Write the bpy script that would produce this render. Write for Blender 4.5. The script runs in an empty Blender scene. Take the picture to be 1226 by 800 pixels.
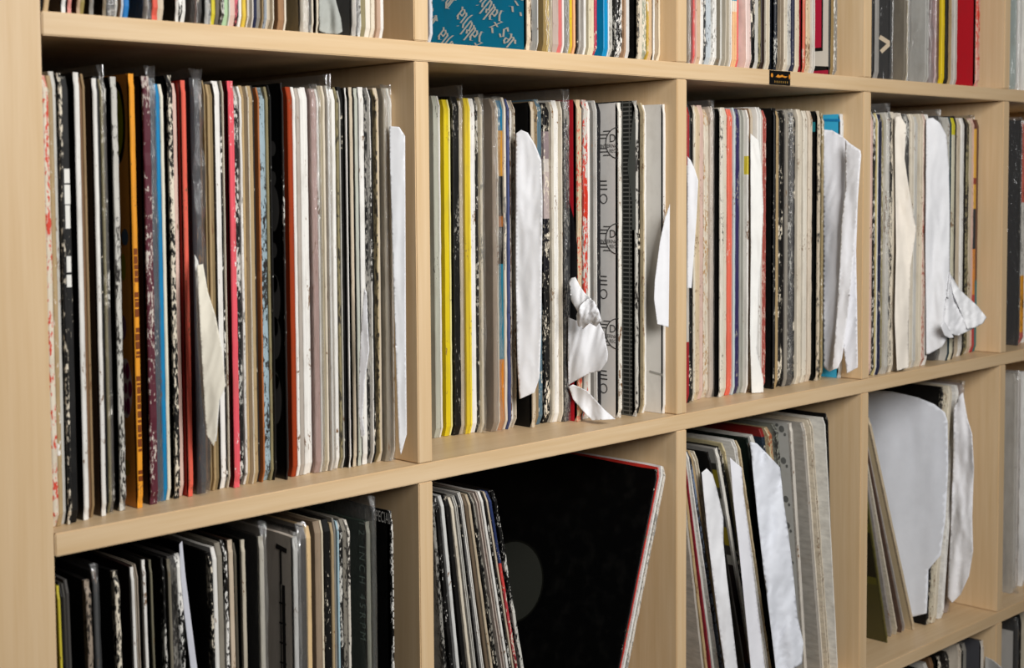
import bpy, bmesh, math, random
from mathutils import Vector, Matrix, noise
from mathutils.geometry import delaunay_2d_cdt

S = bpy.context.scene
COL = S.collection

# ------------------------------------------------------------------ camera
CAM = (-0.456961, -0.864987, 0.233963)
YAW, PITCH, ROLL, FPX, CX, CY = 0.737516, -0.058707, -0.010474, 1699.12441, -120.0, -80.0
cy, sy, cp, sp = math.cos(YAW), math.sin(YAW), math.cos(PITCH), math.sin(PITCH)
FW = Vector((sy * cp, cy * cp, sp)); R0 = Vector((cy, -sy, 0)); U0 = R0.cross(FW)
cr_, sr_ = math.cos(ROLL), math.sin(ROLL)
RT = R0 * cr_ + U0 * sr_; UP = U0 * cr_ - R0 * sr_
cam = bpy.data.objects.new('camera', bpy.data.cameras.new('camera')); COL.objects.link(cam)
M = Matrix((RT, UP, -FW)).transposed().to_4x4(); M.translation = Vector(CAM); cam.matrix_world = M
cd = cam.data; cd.sensor_width = 36; cd.sensor_fit = 'HORIZONTAL'; cd.lens = FPX * 36 / 1226
cd.shift_x = -CX / 1226; cd.shift_y = CY / 1226; cd.clip_start = .02
cd.dof.use_dof = True; cd.dof.focus_distance = 1.33; cd.dof.aperture_fstop = 11
S.camera = cam

# ------------------------------------------------------------------ world, lights, exposure
w = bpy.data.worlds.new('world'); S.world = w; w.use_nodes = True
w.node_tree.nodes['Background'].inputs[0].default_value = (.93, .97, 1, 1)
w.node_tree.nodes['Background'].inputs[1].default_value = .07
def area(name, loc, aim, sx, sz, power, col):
    l = bpy.data.lights.new(name, 'AREA'); l.shape = 'RECTANGLE'; l.size = sx; l.size_y = sz; l.energy = power; l.color = col
    o = bpy.data.objects.new(name, l); COL.objects.link(o); o.location = loc
    o.rotation_euler = (Vector(aim) - Vector(loc)).to_track_quat('-Z', 'Y').to_euler(); return o
area('softbox_light', (.20, -1.15, .66), (1.3, 0, .02), .6, .65, 25, (1, .985, .97))
S.view_settings.view_transform = 'Standard'; S.view_settings.look = 'None'
S.view_settings.exposure = 0; S.view_settings.gamma = 1; S.view_settings.use_curve_mapping = False
S.cycles.use_denoising = True
S.cycles.transparent_max_bounces = 24; S.cycles.max_bounces = 8

# ------------------------------------------------------------------ pixel measurements -> metres
def ray(px, py):
    return RT * ((px - 613 - CX) / FPX) - UP * ((py - 400 - CY) / FPX) + FW
def onY(px, py, Y):
    d = ray(px, py); return Vector(CAM) + d * ((Y - CAM[1]) / d.y)
def onX(px, py, X):
    d = ray(px, py); return Vector(CAM) + d * ((X - CAM[0]) / d.x)

# ------------------------------------------------------------------ materials
def lin(h):
    h = h.lstrip('#'); v = [int(h[i:i + 2], 16) / 255 for i in (0, 2, 4)]
    return tuple(c / 12.92 if c <= .04045 else ((c + .055) / 1.055) ** 2.4 for c in v) + (1,)
PAL = dict(cr='e2d7c2', wh='efece5', gw='cecbc2', bk='121110', dk='2a2623', tn='b89e74', kh='958a66', gy='8d8981', br='7a5a3c',
  dg='4a4744', lb='a9c6d0', bl='0b80b4', rd='b32a24', dr='6e141c', pk='e0bfb0', or_='b8713f', yl='e2c91f', nv='1f2440', gn='16221b',
  bg='cfc0a8', pr='352c5c', rs='a03a14', og='9c8a50', sl='48525c', ppk='b8948c', wp='e2e3e6', am='c47a22', gold='c9a63e', teal='2f7f8c')
NM = dict(cr='cream', wh='white', gw='pale grey', bk='black', dk='near-black', tn='tan', kh='khaki', gy='grey', br='brown', dg='dark grey',
  lb='light blue', bl='bright blue', rd='red', dr='dark red', pk='pale pink', or_='orange brown', yl='yellow', nv='navy', gn='dark green',
  bg='beige', pr='purple', rs='rust orange', og='olive gold', sl='slate blue', ppk='dusty pink', wp='white paper', am='amber orange', gold='gold', teal='teal')
def hexof(c): return PAL.get(c, c)
REF = dict(white='e8e6de', cream='dccfb8', beige='c9b99f', tan='b89e74', brown='7a5a3c', grey='8d8981', black='141312', red='b02a24', orange='c8702c', yellow='dcc430', green='3c6a3c', blue='3c6ea8',
  taupe='6a5a4c', navy='1f2440', maroon='4a1418', pink='d8a8a0', olive='7a7040', purple='3a2f60', peach='ecb888', ivory='e8dcc4', **{'dark grey': '4a4744', 'pale grey': 'c6c4ba', 'dark brown': '33261f', 'light blue': 'a9c6d0', 'near-black': '262321', 'dark green': '1a2a20', 'light brown': 'a08060'})
def cname(c):
    if c in NM: return NM[c]
    v = [int(hexof(c)[i:i + 2], 16) for i in (0, 2, 4)]
    return min(REF, key=lambda k: sum((a - int(REF[k][2 * i:2 * i + 2], 16)) ** 2 for i, a in enumerate(v)))
_mc = {}
def nd(nt, t, **kw):
    n = nt.nodes.new(t)
    for k, v in kw.items(): setattr(n, k, v)
    return n
def base_mat(key):
    m = bpy.data.materials.new(key); m.use_nodes = True
    return m, m.node_tree, m.node_tree.nodes['Principled BSDF']
def objco(nt, scale, rnd=True):
    tc = nd(nt, 'ShaderNodeTexCoord'); mp = nd(nt, 'ShaderNodeMapping'); mp.inputs['Scale'].default_value = scale
    nt.links.new(tc.outputs['Object'], mp.inputs['Vector'])
    if rnd:
        oi = nd(nt, 'ShaderNodeObjectInfo'); mm = nd(nt, 'ShaderNodeMath', operation='MULTIPLY'); mm.inputs[1].default_value = 61
        nt.links.new(oi.outputs['Random'], mm.inputs[0]); cb = nd(nt, 'ShaderNodeCombineXYZ')
        for i in range(3): nt.links.new(mm.outputs[0], cb.inputs[i])
        nt.links.new(cb.outputs[0], mp.inputs['Location'])
    return tc, mp
def noise_n(nt, vec, scale=1, detail=3, rough=.6):
    n = nd(nt, 'ShaderNodeTexNoise'); n.inputs['Scale'].default_value = scale; n.inputs['Detail'].default_value = detail
    n.inputs['Roughness'].default_value = rough; nt.links.new(vec, n.inputs['Vector']); return n
def ramp(nt, fac, stops, interp='LINEAR'):
    r = nd(nt, 'ShaderNodeValToRGB'); r.color_ramp.interpolation = interp; e = r.color_ramp.elements
    while len(e) < len(stops): e.new(.5)
    for k, (p, c) in enumerate(stops): e[k].position = p; e[k].color = c
    nt.links.new(fac, r.inputs[0]); return r
def mix(nt, fac, a, b):
    n = nd(nt, 'ShaderNodeMix', data_type='RGBA')
    for s, v in ((n.inputs[0], fac), (n.inputs[6], a), (n.inputs[7], b)):
        if hasattr(v, 'is_linked'): nt.links.new(v, s)
        else: s.default_value = v
    return n.outputs[2]
G = lambda v: (v, v, v, 1)

def card(col, wear=0, wc='cr', streak=.12, rough=.5, bands=None, grid=False, grime=.25):
    """printed card: colour, lengthwise paper streaks, grime blotches and scuffed flecks along its edges"""
    key = ('card', col, round(wear, 2), wc, streak, rough, str(bands), grid, grime)
    if key in _mc: return _mc[key]
    m, nt, b = base_mat('card_' + NM.get(col, 'printed').replace(' ', '_'))
    c = lin(hexof(col)); out = c
    if bands:
        tc = nd(nt, 'ShaderNodeTexCoord'); sx = nd(nt, 'ShaderNodeSeparateXYZ'); nt.links.new(tc.outputs['Object'], sx.inputs[0])
        mu = nd(nt, 'ShaderNodeMath', operation='MULTIPLY'); mu.inputs[1].default_value = 1 / .32; nt.links.new(sx.outputs[2], mu.inputs[0])
        out = ramp(nt, mu.outputs[0], [(p, lin(hexof(q))) for p, q in bands], 'CONSTANT').outputs[0]
    if grid:
        tc = nd(nt, 'ShaderNodeTexCoord'); sx = nd(nt, 'ShaderNodeSeparateXYZ'); nt.links.new(tc.outputs['Object'], sx.inputs[0])
        def stripes(sock, per, duty):
            a = nd(nt, 'ShaderNodeMath', operation='DIVIDE'); a.inputs[1].default_value = per; nt.links.new(sock, a.inputs[0])
            f = nd(nt, 'ShaderNodeMath', operation='FRACT'); nt.links.new(a.outputs[0], f.inputs[0])
            g = nd(nt, 'ShaderNodeMath', operation='LESS_THAN'); g.inputs[1].default_value = duty; nt.links.new(f.outputs[0], g.inputs[0]); return g.outputs[0]
        mx = nd(nt, 'ShaderNodeMath', operation='MAXIMUM'); nt.links.new(stripes(sx.outputs[2], .0042, .3), mx.inputs[0]); nt.links.new(stripes(sx.outputs[1], .0085, .13), mx.inputs[1])
        out = mix(nt, mx.outputs[0], out, lin('6d6c66'))
    if streak:
        tc, mp = objco(nt, (1500, 60, 9)); n = noise_n(nt, mp.outputs[0], 1, 3)
        hsv = nd(nt, 'ShaderNodeHueSaturation'); r = ramp(nt, n.outputs[0], [(.3, G(1 - streak * 2.2)), (.65, G(1 + streak * .2))])
        nt.links.new(r.outputs[0], hsv.inputs['Value'])
        if hasattr(out, 'is_linked'): nt.links.new(out, hsv.inputs['Color'])
        else: hsv.inputs['Color'].default_value = out
        out = hsv.outputs[0]
    if grime:
        tc, mp = objco(nt, (120, 60, 40)); n = noise_n(nt, mp.outputs[0], 1, 4)
        r = ramp(nt, n.outputs[0], [(.5, G(0)), (.75, G(grime))])
        out = mix(nt, r.outputs[0], out, lin('7d6a50') if sum(c[:3]) > .9 else lin('3a3733'))
    if wear:
        tc, mp = objco(nt, (620, 520, 210)); n0 = noise_n(nt, mp.outputs[0], 1, 4, .62); n1 = noise_n(nt, mp.outputs[0], .13, 2, .5); n = nd(nt, 'ShaderNodeMix', data_type='FLOAT'); n.inputs[0].default_value = .42; nt.links.new(n0.outputs[0], n.inputs[2]); nt.links.new(n1.outputs[0], n.inputs[3])
        t = .62 - .14 * wear; r = ramp(nt, n.outputs[0], [(t, G(0)), (t + .035, G(1))])
        sx = nd(nt, 'ShaderNodeSeparateXYZ'); nt.links.new(tc.outputs['Object'], sx.inputs[0])
        r2 = ramp(nt, sx.outputs[1], [(.0012 + .0012 * wear, G(1)), (.0035 + .004 * wear, G(0))])
        mm = nd(nt, 'ShaderNodeMath', operation='MULTIPLY'); nt.links.new(r.outputs[0], mm.inputs[0]); nt.links.new(r2.outputs[0], mm.inputs[1])
        out = mix(nt, mm.outputs[0], out, lin(hexof(wc)))
    if hasattr(out, 'is_linked'): nt.links.new(out, b.inputs['Base Color'])
    else: b.inputs['Base Color'].default_value = out
    b.inputs['Roughness'].default_value = rough; b.inputs['Specular IOR Level'].default_value = .3
    _mc[key] = m; return m

def plastic():
    if 'plastic' in _mc: return _mc['plastic']
    m, nt, b = base_mat('clear_plastic'); nt.nodes.remove(b); o = nt.nodes['Material Output']
    tr = nd(nt, 'ShaderNodeBsdfTransparent'); tr.inputs[0].default_value = (.985, .985, .98, 1)
    gl = nd(nt, 'ShaderNodeBsdfGlossy'); gl.inputs['Roughness'].default_value = .17
    df = nd(nt, 'ShaderNodeBsdfDiffuse'); df.inputs[0].default_value = (.85, .85, .84, 1)
    tc, mp = objco(nt, (300, 110, 34)); n = noise_n(nt, mp.outputs[0], 1, 4, .6)
    bp = nd(nt, 'ShaderNodeBump'); bp.inputs['Strength'].default_value = 1; bp.inputs['Distance'].default_value = .004
    nt.links.new(n.outputs[0], bp.inputs['Height']); nt.links.new(bp.outputs[0], gl.inputs['Normal'])
    m1 = nd(nt, 'ShaderNodeMixShader'); m1.inputs[0].default_value = .05; nt.links.new(tr.outputs[0], m1.inputs[1]); nt.links.new(df.outputs[0], m1.inputs[2])
    fr = nd(nt, 'ShaderNodeFresnel'); fr.inputs[0].default_value = 1.5; nt.links.new(bp.outputs[0], fr.inputs['Normal'])
    ad = nd(nt, 'ShaderNodeMath', operation='ADD'); ad.inputs[1].default_value = .06; nt.links.new(fr.outputs[0], ad.inputs[0])
    m2 = nd(nt, 'ShaderNodeMixShader'); mn = nd(nt, 'ShaderNodeMath', operation='MINIMUM'); mn.inputs[1].default_value = .28; nt.links.new(ad.outputs[0], mn.inputs[0]); nt.links.new(mn.outputs[0], m2.inputs[0]); nt.links.new(m1.outputs[0], m2.inputs[1]); nt.links.new(gl.outputs[0], m2.inputs[2])
    nt.links.new(m2.outputs[0], o.inputs[0]); _mc['plastic'] = m; return m

def plain(name, hx, rough=.6, bump=0):
    k = (name, hx)
    if k in _mc: return _mc[k]
    m, nt, b = base_mat(name); tc, mp = objco(nt, (40, 40, 40), False); n = noise_n(nt, mp.outputs[0], 1, 4)
    c = lin(hx); b.inputs['Roughness'].default_value = rough; b.inputs['Specular IOR Level'].default_value = .3
    nt.links.new(mix(nt, ramp(nt, n.outputs[0], [(.3, G(0)), (.7, G(1))]).outputs[0], tuple(v * .93 for v in c[:3]) + (1,), c), b.inputs['Base Color'])
    if bump:
        bp = nd(nt, 'ShaderNodeBump'); bp.inputs['Strength'].default_value = bump; bp.inputs['Distance'].default_value = .002
        nt.links.new(n.outputs[0], bp.inputs['Height']); nt.links.new(bp.outputs[0], b.inputs['Normal'])
    _mc[k] = m; return m

def wood(axis):
    """pale birch veneer, grain along the given axis"""
    k = ('wood', axis)
    if k in _mc: return _mc[k]
    m, nt, b = base_mat('birch_veneer'); sc = [150, 150, 150]; sc[axis] = 6
    tc, mp = objco(nt, tuple(sc)); n = noise_n(nt, mp.outputs[0], 1, 5, .6)
    sc2 = [14, 14, 14]; sc2[axis] = 2.2
    tc2, mp2 = objco(nt, tuple(sc2)); n2 = noise_n(nt, mp2.outputs[0], 1, 3)
    c = mix(nt, ramp(nt, n.outputs[0], [(.3, G(0)), (.7, G(1))]).outputs[0], lin('d0b186'), lin('ddc29c'))
    c = mix(nt, ramp(nt, n2.outputs[0], [(.35, G(0)), (.7, G(.5))]).outputs[0], c, lin('d2b287'))
    nt.links.new(c, b.inputs['Base Color']); b.inputs['Roughness'].default_value = .42; b.inputs['Specular IOR Level'].default_value = .35
    _mc[k] = m; return m

# ------------------------------------------------------------------ objects
def link(name, me, parent=None, loc=None):
    o = bpy.data.objects.new(name, me); COL.objects.link(o)
    if parent: o.parent = parent
    if loc is not None: o.location = loc
    return o
def tag(o, label=None, cat=None, group=None, kind=None):
    if label: o['label'] = label
    if cat: o['category'] = cat
    if group: o['group'] = group
    if kind: o['kind'] = kind
    return o
def mesh(name, verts, faces, mats, mi=None, smooth=False):
    me = bpy.data.meshes.new(name); me.from_pydata([tuple(v) for v in verts], [], faces)
    for m in mats: me.materials.append(m)
    if mi: me.polygons.foreach_set('material_index', mi)
    if smooth: me.polygons.foreach_set('use_smooth', [True] * len(me.polygons))
    me.update(); return me
def box_me(name, lo, hi, mat, bev=.0008):
    bm = bmesh.new(); bmesh.ops.create_cube(bm, size=1)
    for v in bm.verts: v.co = Vector([lo[i] + (v.co[i] + .5) * (hi[i] - lo[i]) for i in range(3)])
    bmesh.ops.bevel(bm, geom=bm.edges[:], offset=bev, segments=2, affect='EDGES')
    me = bpy.data.meshes.new(name); bm.to_mesh(me); bm.free(); me.materials.append(mat); return me

# ---------------------------------------------------------------- room
A, TH, DEP = .335, .016, .385
PIT = A + TH
ZF = -2 * PIT - TH - A - .05 + .016           # floor level
def structure(name, lo, hi, m): return tag(link(name, box_me(name, lo, hi, m)), kind='structure')
structure('floor', (-3, -4, ZF - .05), (5, .45, ZF), plain('floor_oak', '3a2f26', .5))
structure('wall_back', (-3, .42, ZF), (5, .5, 2.2), plain('wall_paint', 'cfccc4', .9))

# ---------------------------------------------------------------- the shelf unit
unit = link('shelving_unit', None, loc=(0, 0, ZF))
tag(unit, 'large birch veneer cube shelving unit packed with record sleeves', 'shelf')
def up(name, lo, hi, axis):
    me = box_me(name, [lo[0], lo[1], lo[2] - ZF], [hi[0], hi[1], hi[2] - ZF], wood(axis)); return link(name, me, unit)
W = 5 * A + 4 * TH; TOP = PIT + A
up('side_panel', (-.05, 0, ZF), (-.0003, DEP, TOP), 2); up('side_panel', (W + .0003, 0, ZF), (W + .05, DEP, TOP), 2)
up('top_board', (-.05, 0, TOP + .0003), (W + .05, DEP, TOP + .05), 0)
up('bottom_board', (0, 0, ZF), (W, DEP, ZF + .05), 0)
for r in range(-2, 2): up('shelf_board', (.0004, 0, r * PIT - TH), (W, DEP, r * PIT), 0)
for r in range(-3, 2):
    for c in range(1, 5):
        up('divider', (c * PIT - TH, .0006, r * PIT + .0004), (c * PIT, DEP, r * PIT + A - .0004), 2)

# ---------------------------------------------------------------- sleeves
def outline(rnd, H, y0, y1, jit, ear):
    """closed outline in (y, z): front edge first, bottom to top, with slightly rounded and dog-eared corners"""
    pts = []; n = 34
    for i in range(n + 1):
        t = i / n; z = t * H; e = min(z, H - z); y = y0
        if e < ear: y += (ear - e) ** 2 / ear * .8
        y += jit * (noise.noise(Vector((z * 95, rnd, 0))) + .6 * noise.noise(Vector((z * 330, rnd, 5))))
        pts.append((max(y, y0 - .0012), z))
    if y1 - y0 < .02: return pts + [(y1, H), (y1, 0)]
    pts += [(y0 + .004 + (y1 - y0) * k, H + (.0006 * math.sin(9 * k + rnd))) for k in (.05, .3, .6)] + [(y1 - .003, H), (y1, H - .003), (y1, .003), (y1 - .003, 0), (y0 + .006, 0)]
    return pts
def slab(rec, x0, x1, y0, y1, mats, jit=.0003, ear=.003, bow=0, H=None, rnd=None):
    """thin card solid, rounded at its front edge; material 0 on the broad faces, last one on the edge"""
    rnd = rec['seed'] if rnd is None else rnd; H = H or rec['H']; T = x1 - x0
    e = min(.3 * T, .0007); o = outline(rnd, H, y0, y1, jit, ear); n = len(o); V = []; F = []; mi = []
    for x, ins in ((x0, e * .9), (x0 + e, 0), (x1 - e, 0), (x1, e * .9)):
        for k, (y, z) in enumerate(o):
            yy = y + (ins if k <= 34 else 0); dx = bow * math.sin(math.pi * z / H) if bow else 0
            V.append(place(rec, x + dx, yy, z))
    F.append(list(range(n))); mi.append(0)
    F.append([3 * n + k for k in range(n - 1, -1, -1)]); mi.append(0)
    em = len(mats) - 1
    for L in range(3):
        for k in range(n):
            k2 = (k + 1) % n; F.append([L * n + k, (L + 1) * n + k, (L + 1) * n + k2, L * n + k2]); mi.append(em)
    return V, F, mats, mi
def place(rec, x, y, z):
    """local sleeve coordinates -> offsets from the record's origin (tilt about the depth axis, slight turn)"""
    c, s = math.cos(rec['th']), math.sin(rec['th'])
    X, Z = x * c + z * s, z * c - x * s
    return (X + rec['turn'] * y, y, Z)
def add(rec, name, vf, label=None, smooth=False, parent=None):
    me = mesh(name, *vf, smooth=smooth); o = link(name, me, parent or rec['root'])
    if label: o['label'] = label
    return o

ROWZ = {'top': PIT, 'middle': 0, 'lower': -PIT, 'bottom': -2 * PIT}
ORD = ['first', 'second', 'third', 'fourth', 'fifth']
CELLS = {}
random.seed(4)
def prof(pts, x):
    if x <= pts[0][0]: return pts[0][1]
    for (a, fa), (b, fb) in zip(pts, pts[1:]):
        if x <= b: return fa + (fb - fa) * (x - a) / (b - a)
    return pts[-1][1]

def fill(row, col, yref, start, fpts, recs, tilt=None, thin=1.0, H0=.3115, name=None):
    """one cubby: recs are read left to right at pixel row yref; each gives the right limit of its visible front edge
    (b), optionally the left limit (a) when its cover shows, colours and state"""
    zb = ROWZ[row]; cell = []; prev_b = start; X0, X1 = col * PIT, col * PIT + A
    prevX = None
    for i, (b, ec, o) in enumerate(recs):
        if 'a' in o and 'k' not in o and 'fb' not in o and o['a'] - prev_b < 14 and sum(lin(hexof(o['fc']))[:3]) > .55: o['sp'] = o.pop('a')
        a = o.get('a'); o['spf'] = (o['sp'] - prev_b) / (b - prev_b) if 'sp' in o else 0; th = math.radians(prof(tilt, b)) if tilt else 0
        if 'th' in o: th = math.radians(o['th'])
        f = prof(fpts, b) / 1000 + (random.uniform(-.0022, .0022) if not tilt else random.uniform(-.001, .001))
        if a: f -= .45 * (a - prev_b) / 950
        f = o.get('f', f * 1000) / 1000
        f = max(f, .001)
        pr = onY(b, yref, f); pl = onY(a or prev_b, yref, f)
        XR, XL = pr.x, pl.x
        if not a and prevX is not None and not tilt:
            XL = max(min(XL, prevX + .0002), XR - .0075)
            XL = max(XL, prevX + .0002)
        if a and prevX is not None and not tilt: XL = max(XL, prevX + .0002)
        XL = max(XL, XR - o.get('tmax', .008))
        if tilt: XL = XR - (XR - XL) * thin
        XL = max(XL, XR - .03)
        if XR - XL < .0009: XL = XR - .0009
        T = (XR - XL) * math.cos(th)
        H = H0 + o.get('dh', random.uniform(-.0022, .0022)); 
        lift = T * math.sin(th) if th > 0 else 0
        Xb = XL - (pr.z - zb - lift) * math.tan(th)
        if th == 0:
            Xb = min(max(Xb, X0 + .0004), X1 - T - .0004)
        rec = dict(T=T, H=H, th=th, turn=o.get('turn', 0), f=f, seed=random.uniform(0, 90), o=o, ec=ec, X=Xb, row=row, col=col, b=b)
        rec['loc'] = Vector((Xb, f, zb + lift + .0003))
        prevX = XR; prev_b = b; cell.append(rec)
    if tilt: settle(cell, zb, X1)
    for rec in cell: build(rec)
    CELLS[(row, col)] = cell
    label_cell(row, col, cell)
    return {r['o']['k']: r for r in cell if 'k' in r['o']}

def settle(cell, zb, X1):
    def edge(r, side, z):                             # x of a sleeve's left / right face at height z above the shelf
        t = math.tan(r['th']); return r['X'] + (r['T'] / math.cos(r['th']) if side else 0) + z * t
    lim = [.002, .296]
    for p, r in zip(cell, cell[1:]):
        if p['th'] < 0 < r['th'] and abs(r['th'] - p['th']) > .3: continue
        ov = max(edge(p, 1, z) - edge(r, 0, z) for z in lim) + .0006
        if ov > 0:
            k = min(ov, max(0, r['T'] - .0014)); r['T'] -= k; r['X'] += ov
    over = max([edge(r, 1, r['H'] * math.cos(r['th']) + .003) - X1 + .0008 for r in cell if r['th'] > 0] + [0])
    for r in cell:
        if r['th'] > 0 and over > 0: r['X'] -= over
        r['loc'] = Vector((r['X'], r['f'], zb + max(0, r['T'] * math.sin(r['th'])) + .0003))

def build(rec):
    o, T, ec = rec['o'], rec['T'], rec['ec']; wear = o.get('w', .12); wc = o.get('wc', 'cr' if ec in ('bk', 'dk', 'nv', 'dr', 'rd', 'pr', 'gn', 'bl', 'dg', 'sl') else 'br')
    em = card(ec, wear, wc, streak=o.get('st', .12), bands=o.get('bands'), rough=o.get('ro', .5))
    jit = .0002 + .0007 * wear; ear = .003 + .004 * wear
    D = .309
    comp = any(k in o for k in ('fc', 'open', 'plastic', 'k', 'txt'))
    if not comp:
        V, F, mats, mi = slab(rec, 0, T, 0, D, [em], jit, ear)
        root = link('vinyl_record', mesh('vinyl_record', V, F, mats, mi), loc=rec['loc']); rec['root'] = root; return
    root = link('vinyl_record', None, loc=rec['loc']); rec['root'] = root
    if 'open' in o:                                   # opening towards the room: two boards with the paper sleeve between
        t = min(.0011, T * .36)
        add(rec, 'front_board', slab(rec, 0, t, 0, D, [em], jit, ear))
        add(rec, 'back_board', slab(rec, T - t, T, .0004, D, [em], jit, ear, rnd=rec['seed'] + 7))
        add(rec, 'inner_sleeve', slab(rec, t * 1.15, T - t * 1.15, .0035, D - .004, [card('wp' if o['open'] == 1 else o['open'], 0, streak=.3)], .001, .006, H=rec['H'] - .002))
    elif 'sp' in o:                                   # wide front edge in one colour with a paler board beside it
        c = max(T * o['spf'], .0008)
        add(rec, 'spine', slab(rec, 0, c, .0004, D, [card(o['fc'], .1, wc, streak=.12, rough=.45)], .0002, ear))
        add(rec, 'back_board', slab(rec, c + .0001, T, 0, D, [em], jit, ear, rnd=rec['seed'] + 7), label='%s back board' % cname(ec))
    elif 'fc' in o:                                   # its cover shows, with another look than its edge
        fm = card(o['fc'], o.get('fw', 0), wc, streak=0, grime=.15, bands=o.get('fb'), grid=o.get('grid', False), rough=o.get('fr', .42))
        add(rec, 'cover', slab(rec, .0001, T - .0001, .0010, D, [fm], .0001, ear))
        add(rec, 'spine', slab(rec, 0, T, 0, .0011 + 1.7 * jit, [em], jit, ear), label='%s edge of the sleeve' % cname(ec))
    else:
        add(rec, 'cover', slab(rec, 0, T, 0, D, [em], jit, ear))
    if 'txt' in o: lettering(rec, *o['txt'])
    if 'plastic' in o: wrap(rec, *o['plastic'])

def lettering(rec, z0, z1, hx, wid=.55, lo=.0015, hi=.006, gap=.0012):
    """a run of worn raised print along the spine, too small and scuffed in the photo to read"""
    rnd = random.Random(rec['seed']); V = []; F = []; z = z0; T = rec['T']; x0, x1 = T * (.5 - wid / 2), T * (.5 + wid / 2)
    while z < z1:
        if lo >= .008 and V:
            add(rec, 'spine_lettering', (V, F, [card(hx, 0, streak=0)]), label='bold white letter on the spine'); V = []; F = []
        h = rnd.uniform(lo, hi)
        if rnd.random() < .86:
            k = len(V); xa, xb = x0 + rnd.uniform(0, .12) * T, x1 - rnd.uniform(0, .12) * T
            for y in (-.00035, .0006):
                V += [place(rec, xa, y, z), place(rec, xb, y, z), place(rec, xb, y, z + h), place(rec, xa, y, z + h)]
            F += [[k, k + 1, k + 2, k + 3], [k + 4, k + 7, k + 6, k + 5]] + [[k + i, k + 4 + i, k + 4 + (i + 1) % 4, k + (i + 1) % 4] for i in range(4)]
        z += h + gap * rnd.uniform(.5, 1.6)
    if V: add(rec, 'spine_lettering', (V, F, [card(hx, 0, streak=0)]), label='pale worn lettering on the spine')

def wrap(rec, ftop=.006, ffront=.003, crinkle=.0007):
    """loose clear plastic outer sleeve, open at the back"""
    T, H = rec['T'], rec['H']; sd = rec['seed']; V = []; F = []
    ny, nz = 30, 44; D = .309
    def P(x, y, z, s):
        n1 = noise.noise(Vector((y * 60, z * 32, sd + s))) + .6 * noise.noise(Vector((y * 170, z * 75, sd + s + 9)))
        return place(rec, x + (-abs(n1) if s < 0 else abs(n1)) * crinkle * .12, y + (n1 * crinkle if y < .01 else 0), z + n1 * crinkle * .6)
    idx = {}
    for s, x in ((-1, -.0001), (1, T + .0001)):
        for i in range(ny + 1):
            y = -ffront + (D + ffront) * (i / ny) ** 1.8
            for j in range(nz + 1):
                idx[s, i, j] = len(V); z = (H + ftop) * j / nz
                yy = y + (max(0, .012 - (H + ftop - z)) * .5 if i == 0 else 0)
                V.append(P(x, yy, max(z, .0004), s)); V[-1] = (V[-1][0], V[-1][1], max(V[-1][2], .0002))
    for s in (-1, 1):
        for i in range(ny):
            for j in range(nz):
                q = [idx[s, i, j], idx[s, i + 1, j], idx[s, i + 1, j + 1], idx[s, i, j + 1]]; F.append(q if s > 0 else q[::-1])
    for j in range(nz): F.append([idx[-1, 0, j], idx[1, 0, j], idx[1, 0, j + 1], idx[-1, 0, j + 1]])
    add(rec, 'plastic_cover', (V, F, [plastic()]), label='clear crinkled plastic outer cover', smooth=True)

# ---------------------------------------------------------------- labels
NUMW = ['', 'first', 'second', 'third', 'fourth', 'fifth', 'sixth', 'seventh', 'eighth', 'ninth', 'tenth']
def look(rec):
    o, ec = rec['o'], rec['ec']
    if 'lk' in o: return o['lk']
    c = cname(ec)
    if 'fc' in o:
        f = cname(o['fc'])
        return '%s sleeve with %s edge' % (f, c) if f != c else '%s sleeve pulled slightly out' % c
    if 'open' in o: return 'open-edged %s sleeve' % c
    if 'plastic' in o: return '%s sleeve in clear plastic' % c
    if o.get('w', 0) >= .4: return '%s sleeve with scuffed edge' % c
    if rec['T'] < .0022: return 'thin %s sleeve' % c
    return '%s sleeve' % c
def label_cell(row, col, cell):
    where = '%s-row %s cubby' % (row, ORD[col]); L = [look(r) for r in cell]
    uniq = [i for i, l in enumerate(L) if L.count(l) == 1]
    for i, r in enumerate(cell):
        if i in uniq: t = '%s in the %s' % (L[i], where)
        else:
            lm = sorted(uniq, key=lambda j: (abs(j - i), len(L[j].split())))
            lm = [j for j in lm if abs(j - i) <= 10] or lm
            best = min(lm, key=lambda j: abs(j - i) + 3 * max(0, len((L[i] + ' ' + L[j]).split()) - 9))
            k = abs(best - i); side = 'right' if i > best else 'left'; s = cell[best]['o'].get('sn') or L[best]
            pre = 'just %s of' % side if k == 1 else '%s %s of' % (NUMW[k] if k < 11 else 'far', side)
            t = '%s %s the %s, %s' % (L[i], pre, s, where)
        assert 4 <= len(t.split()) <= 17, t
        tag(r['root'], t, 'record', 'records in the ' + where)

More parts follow.
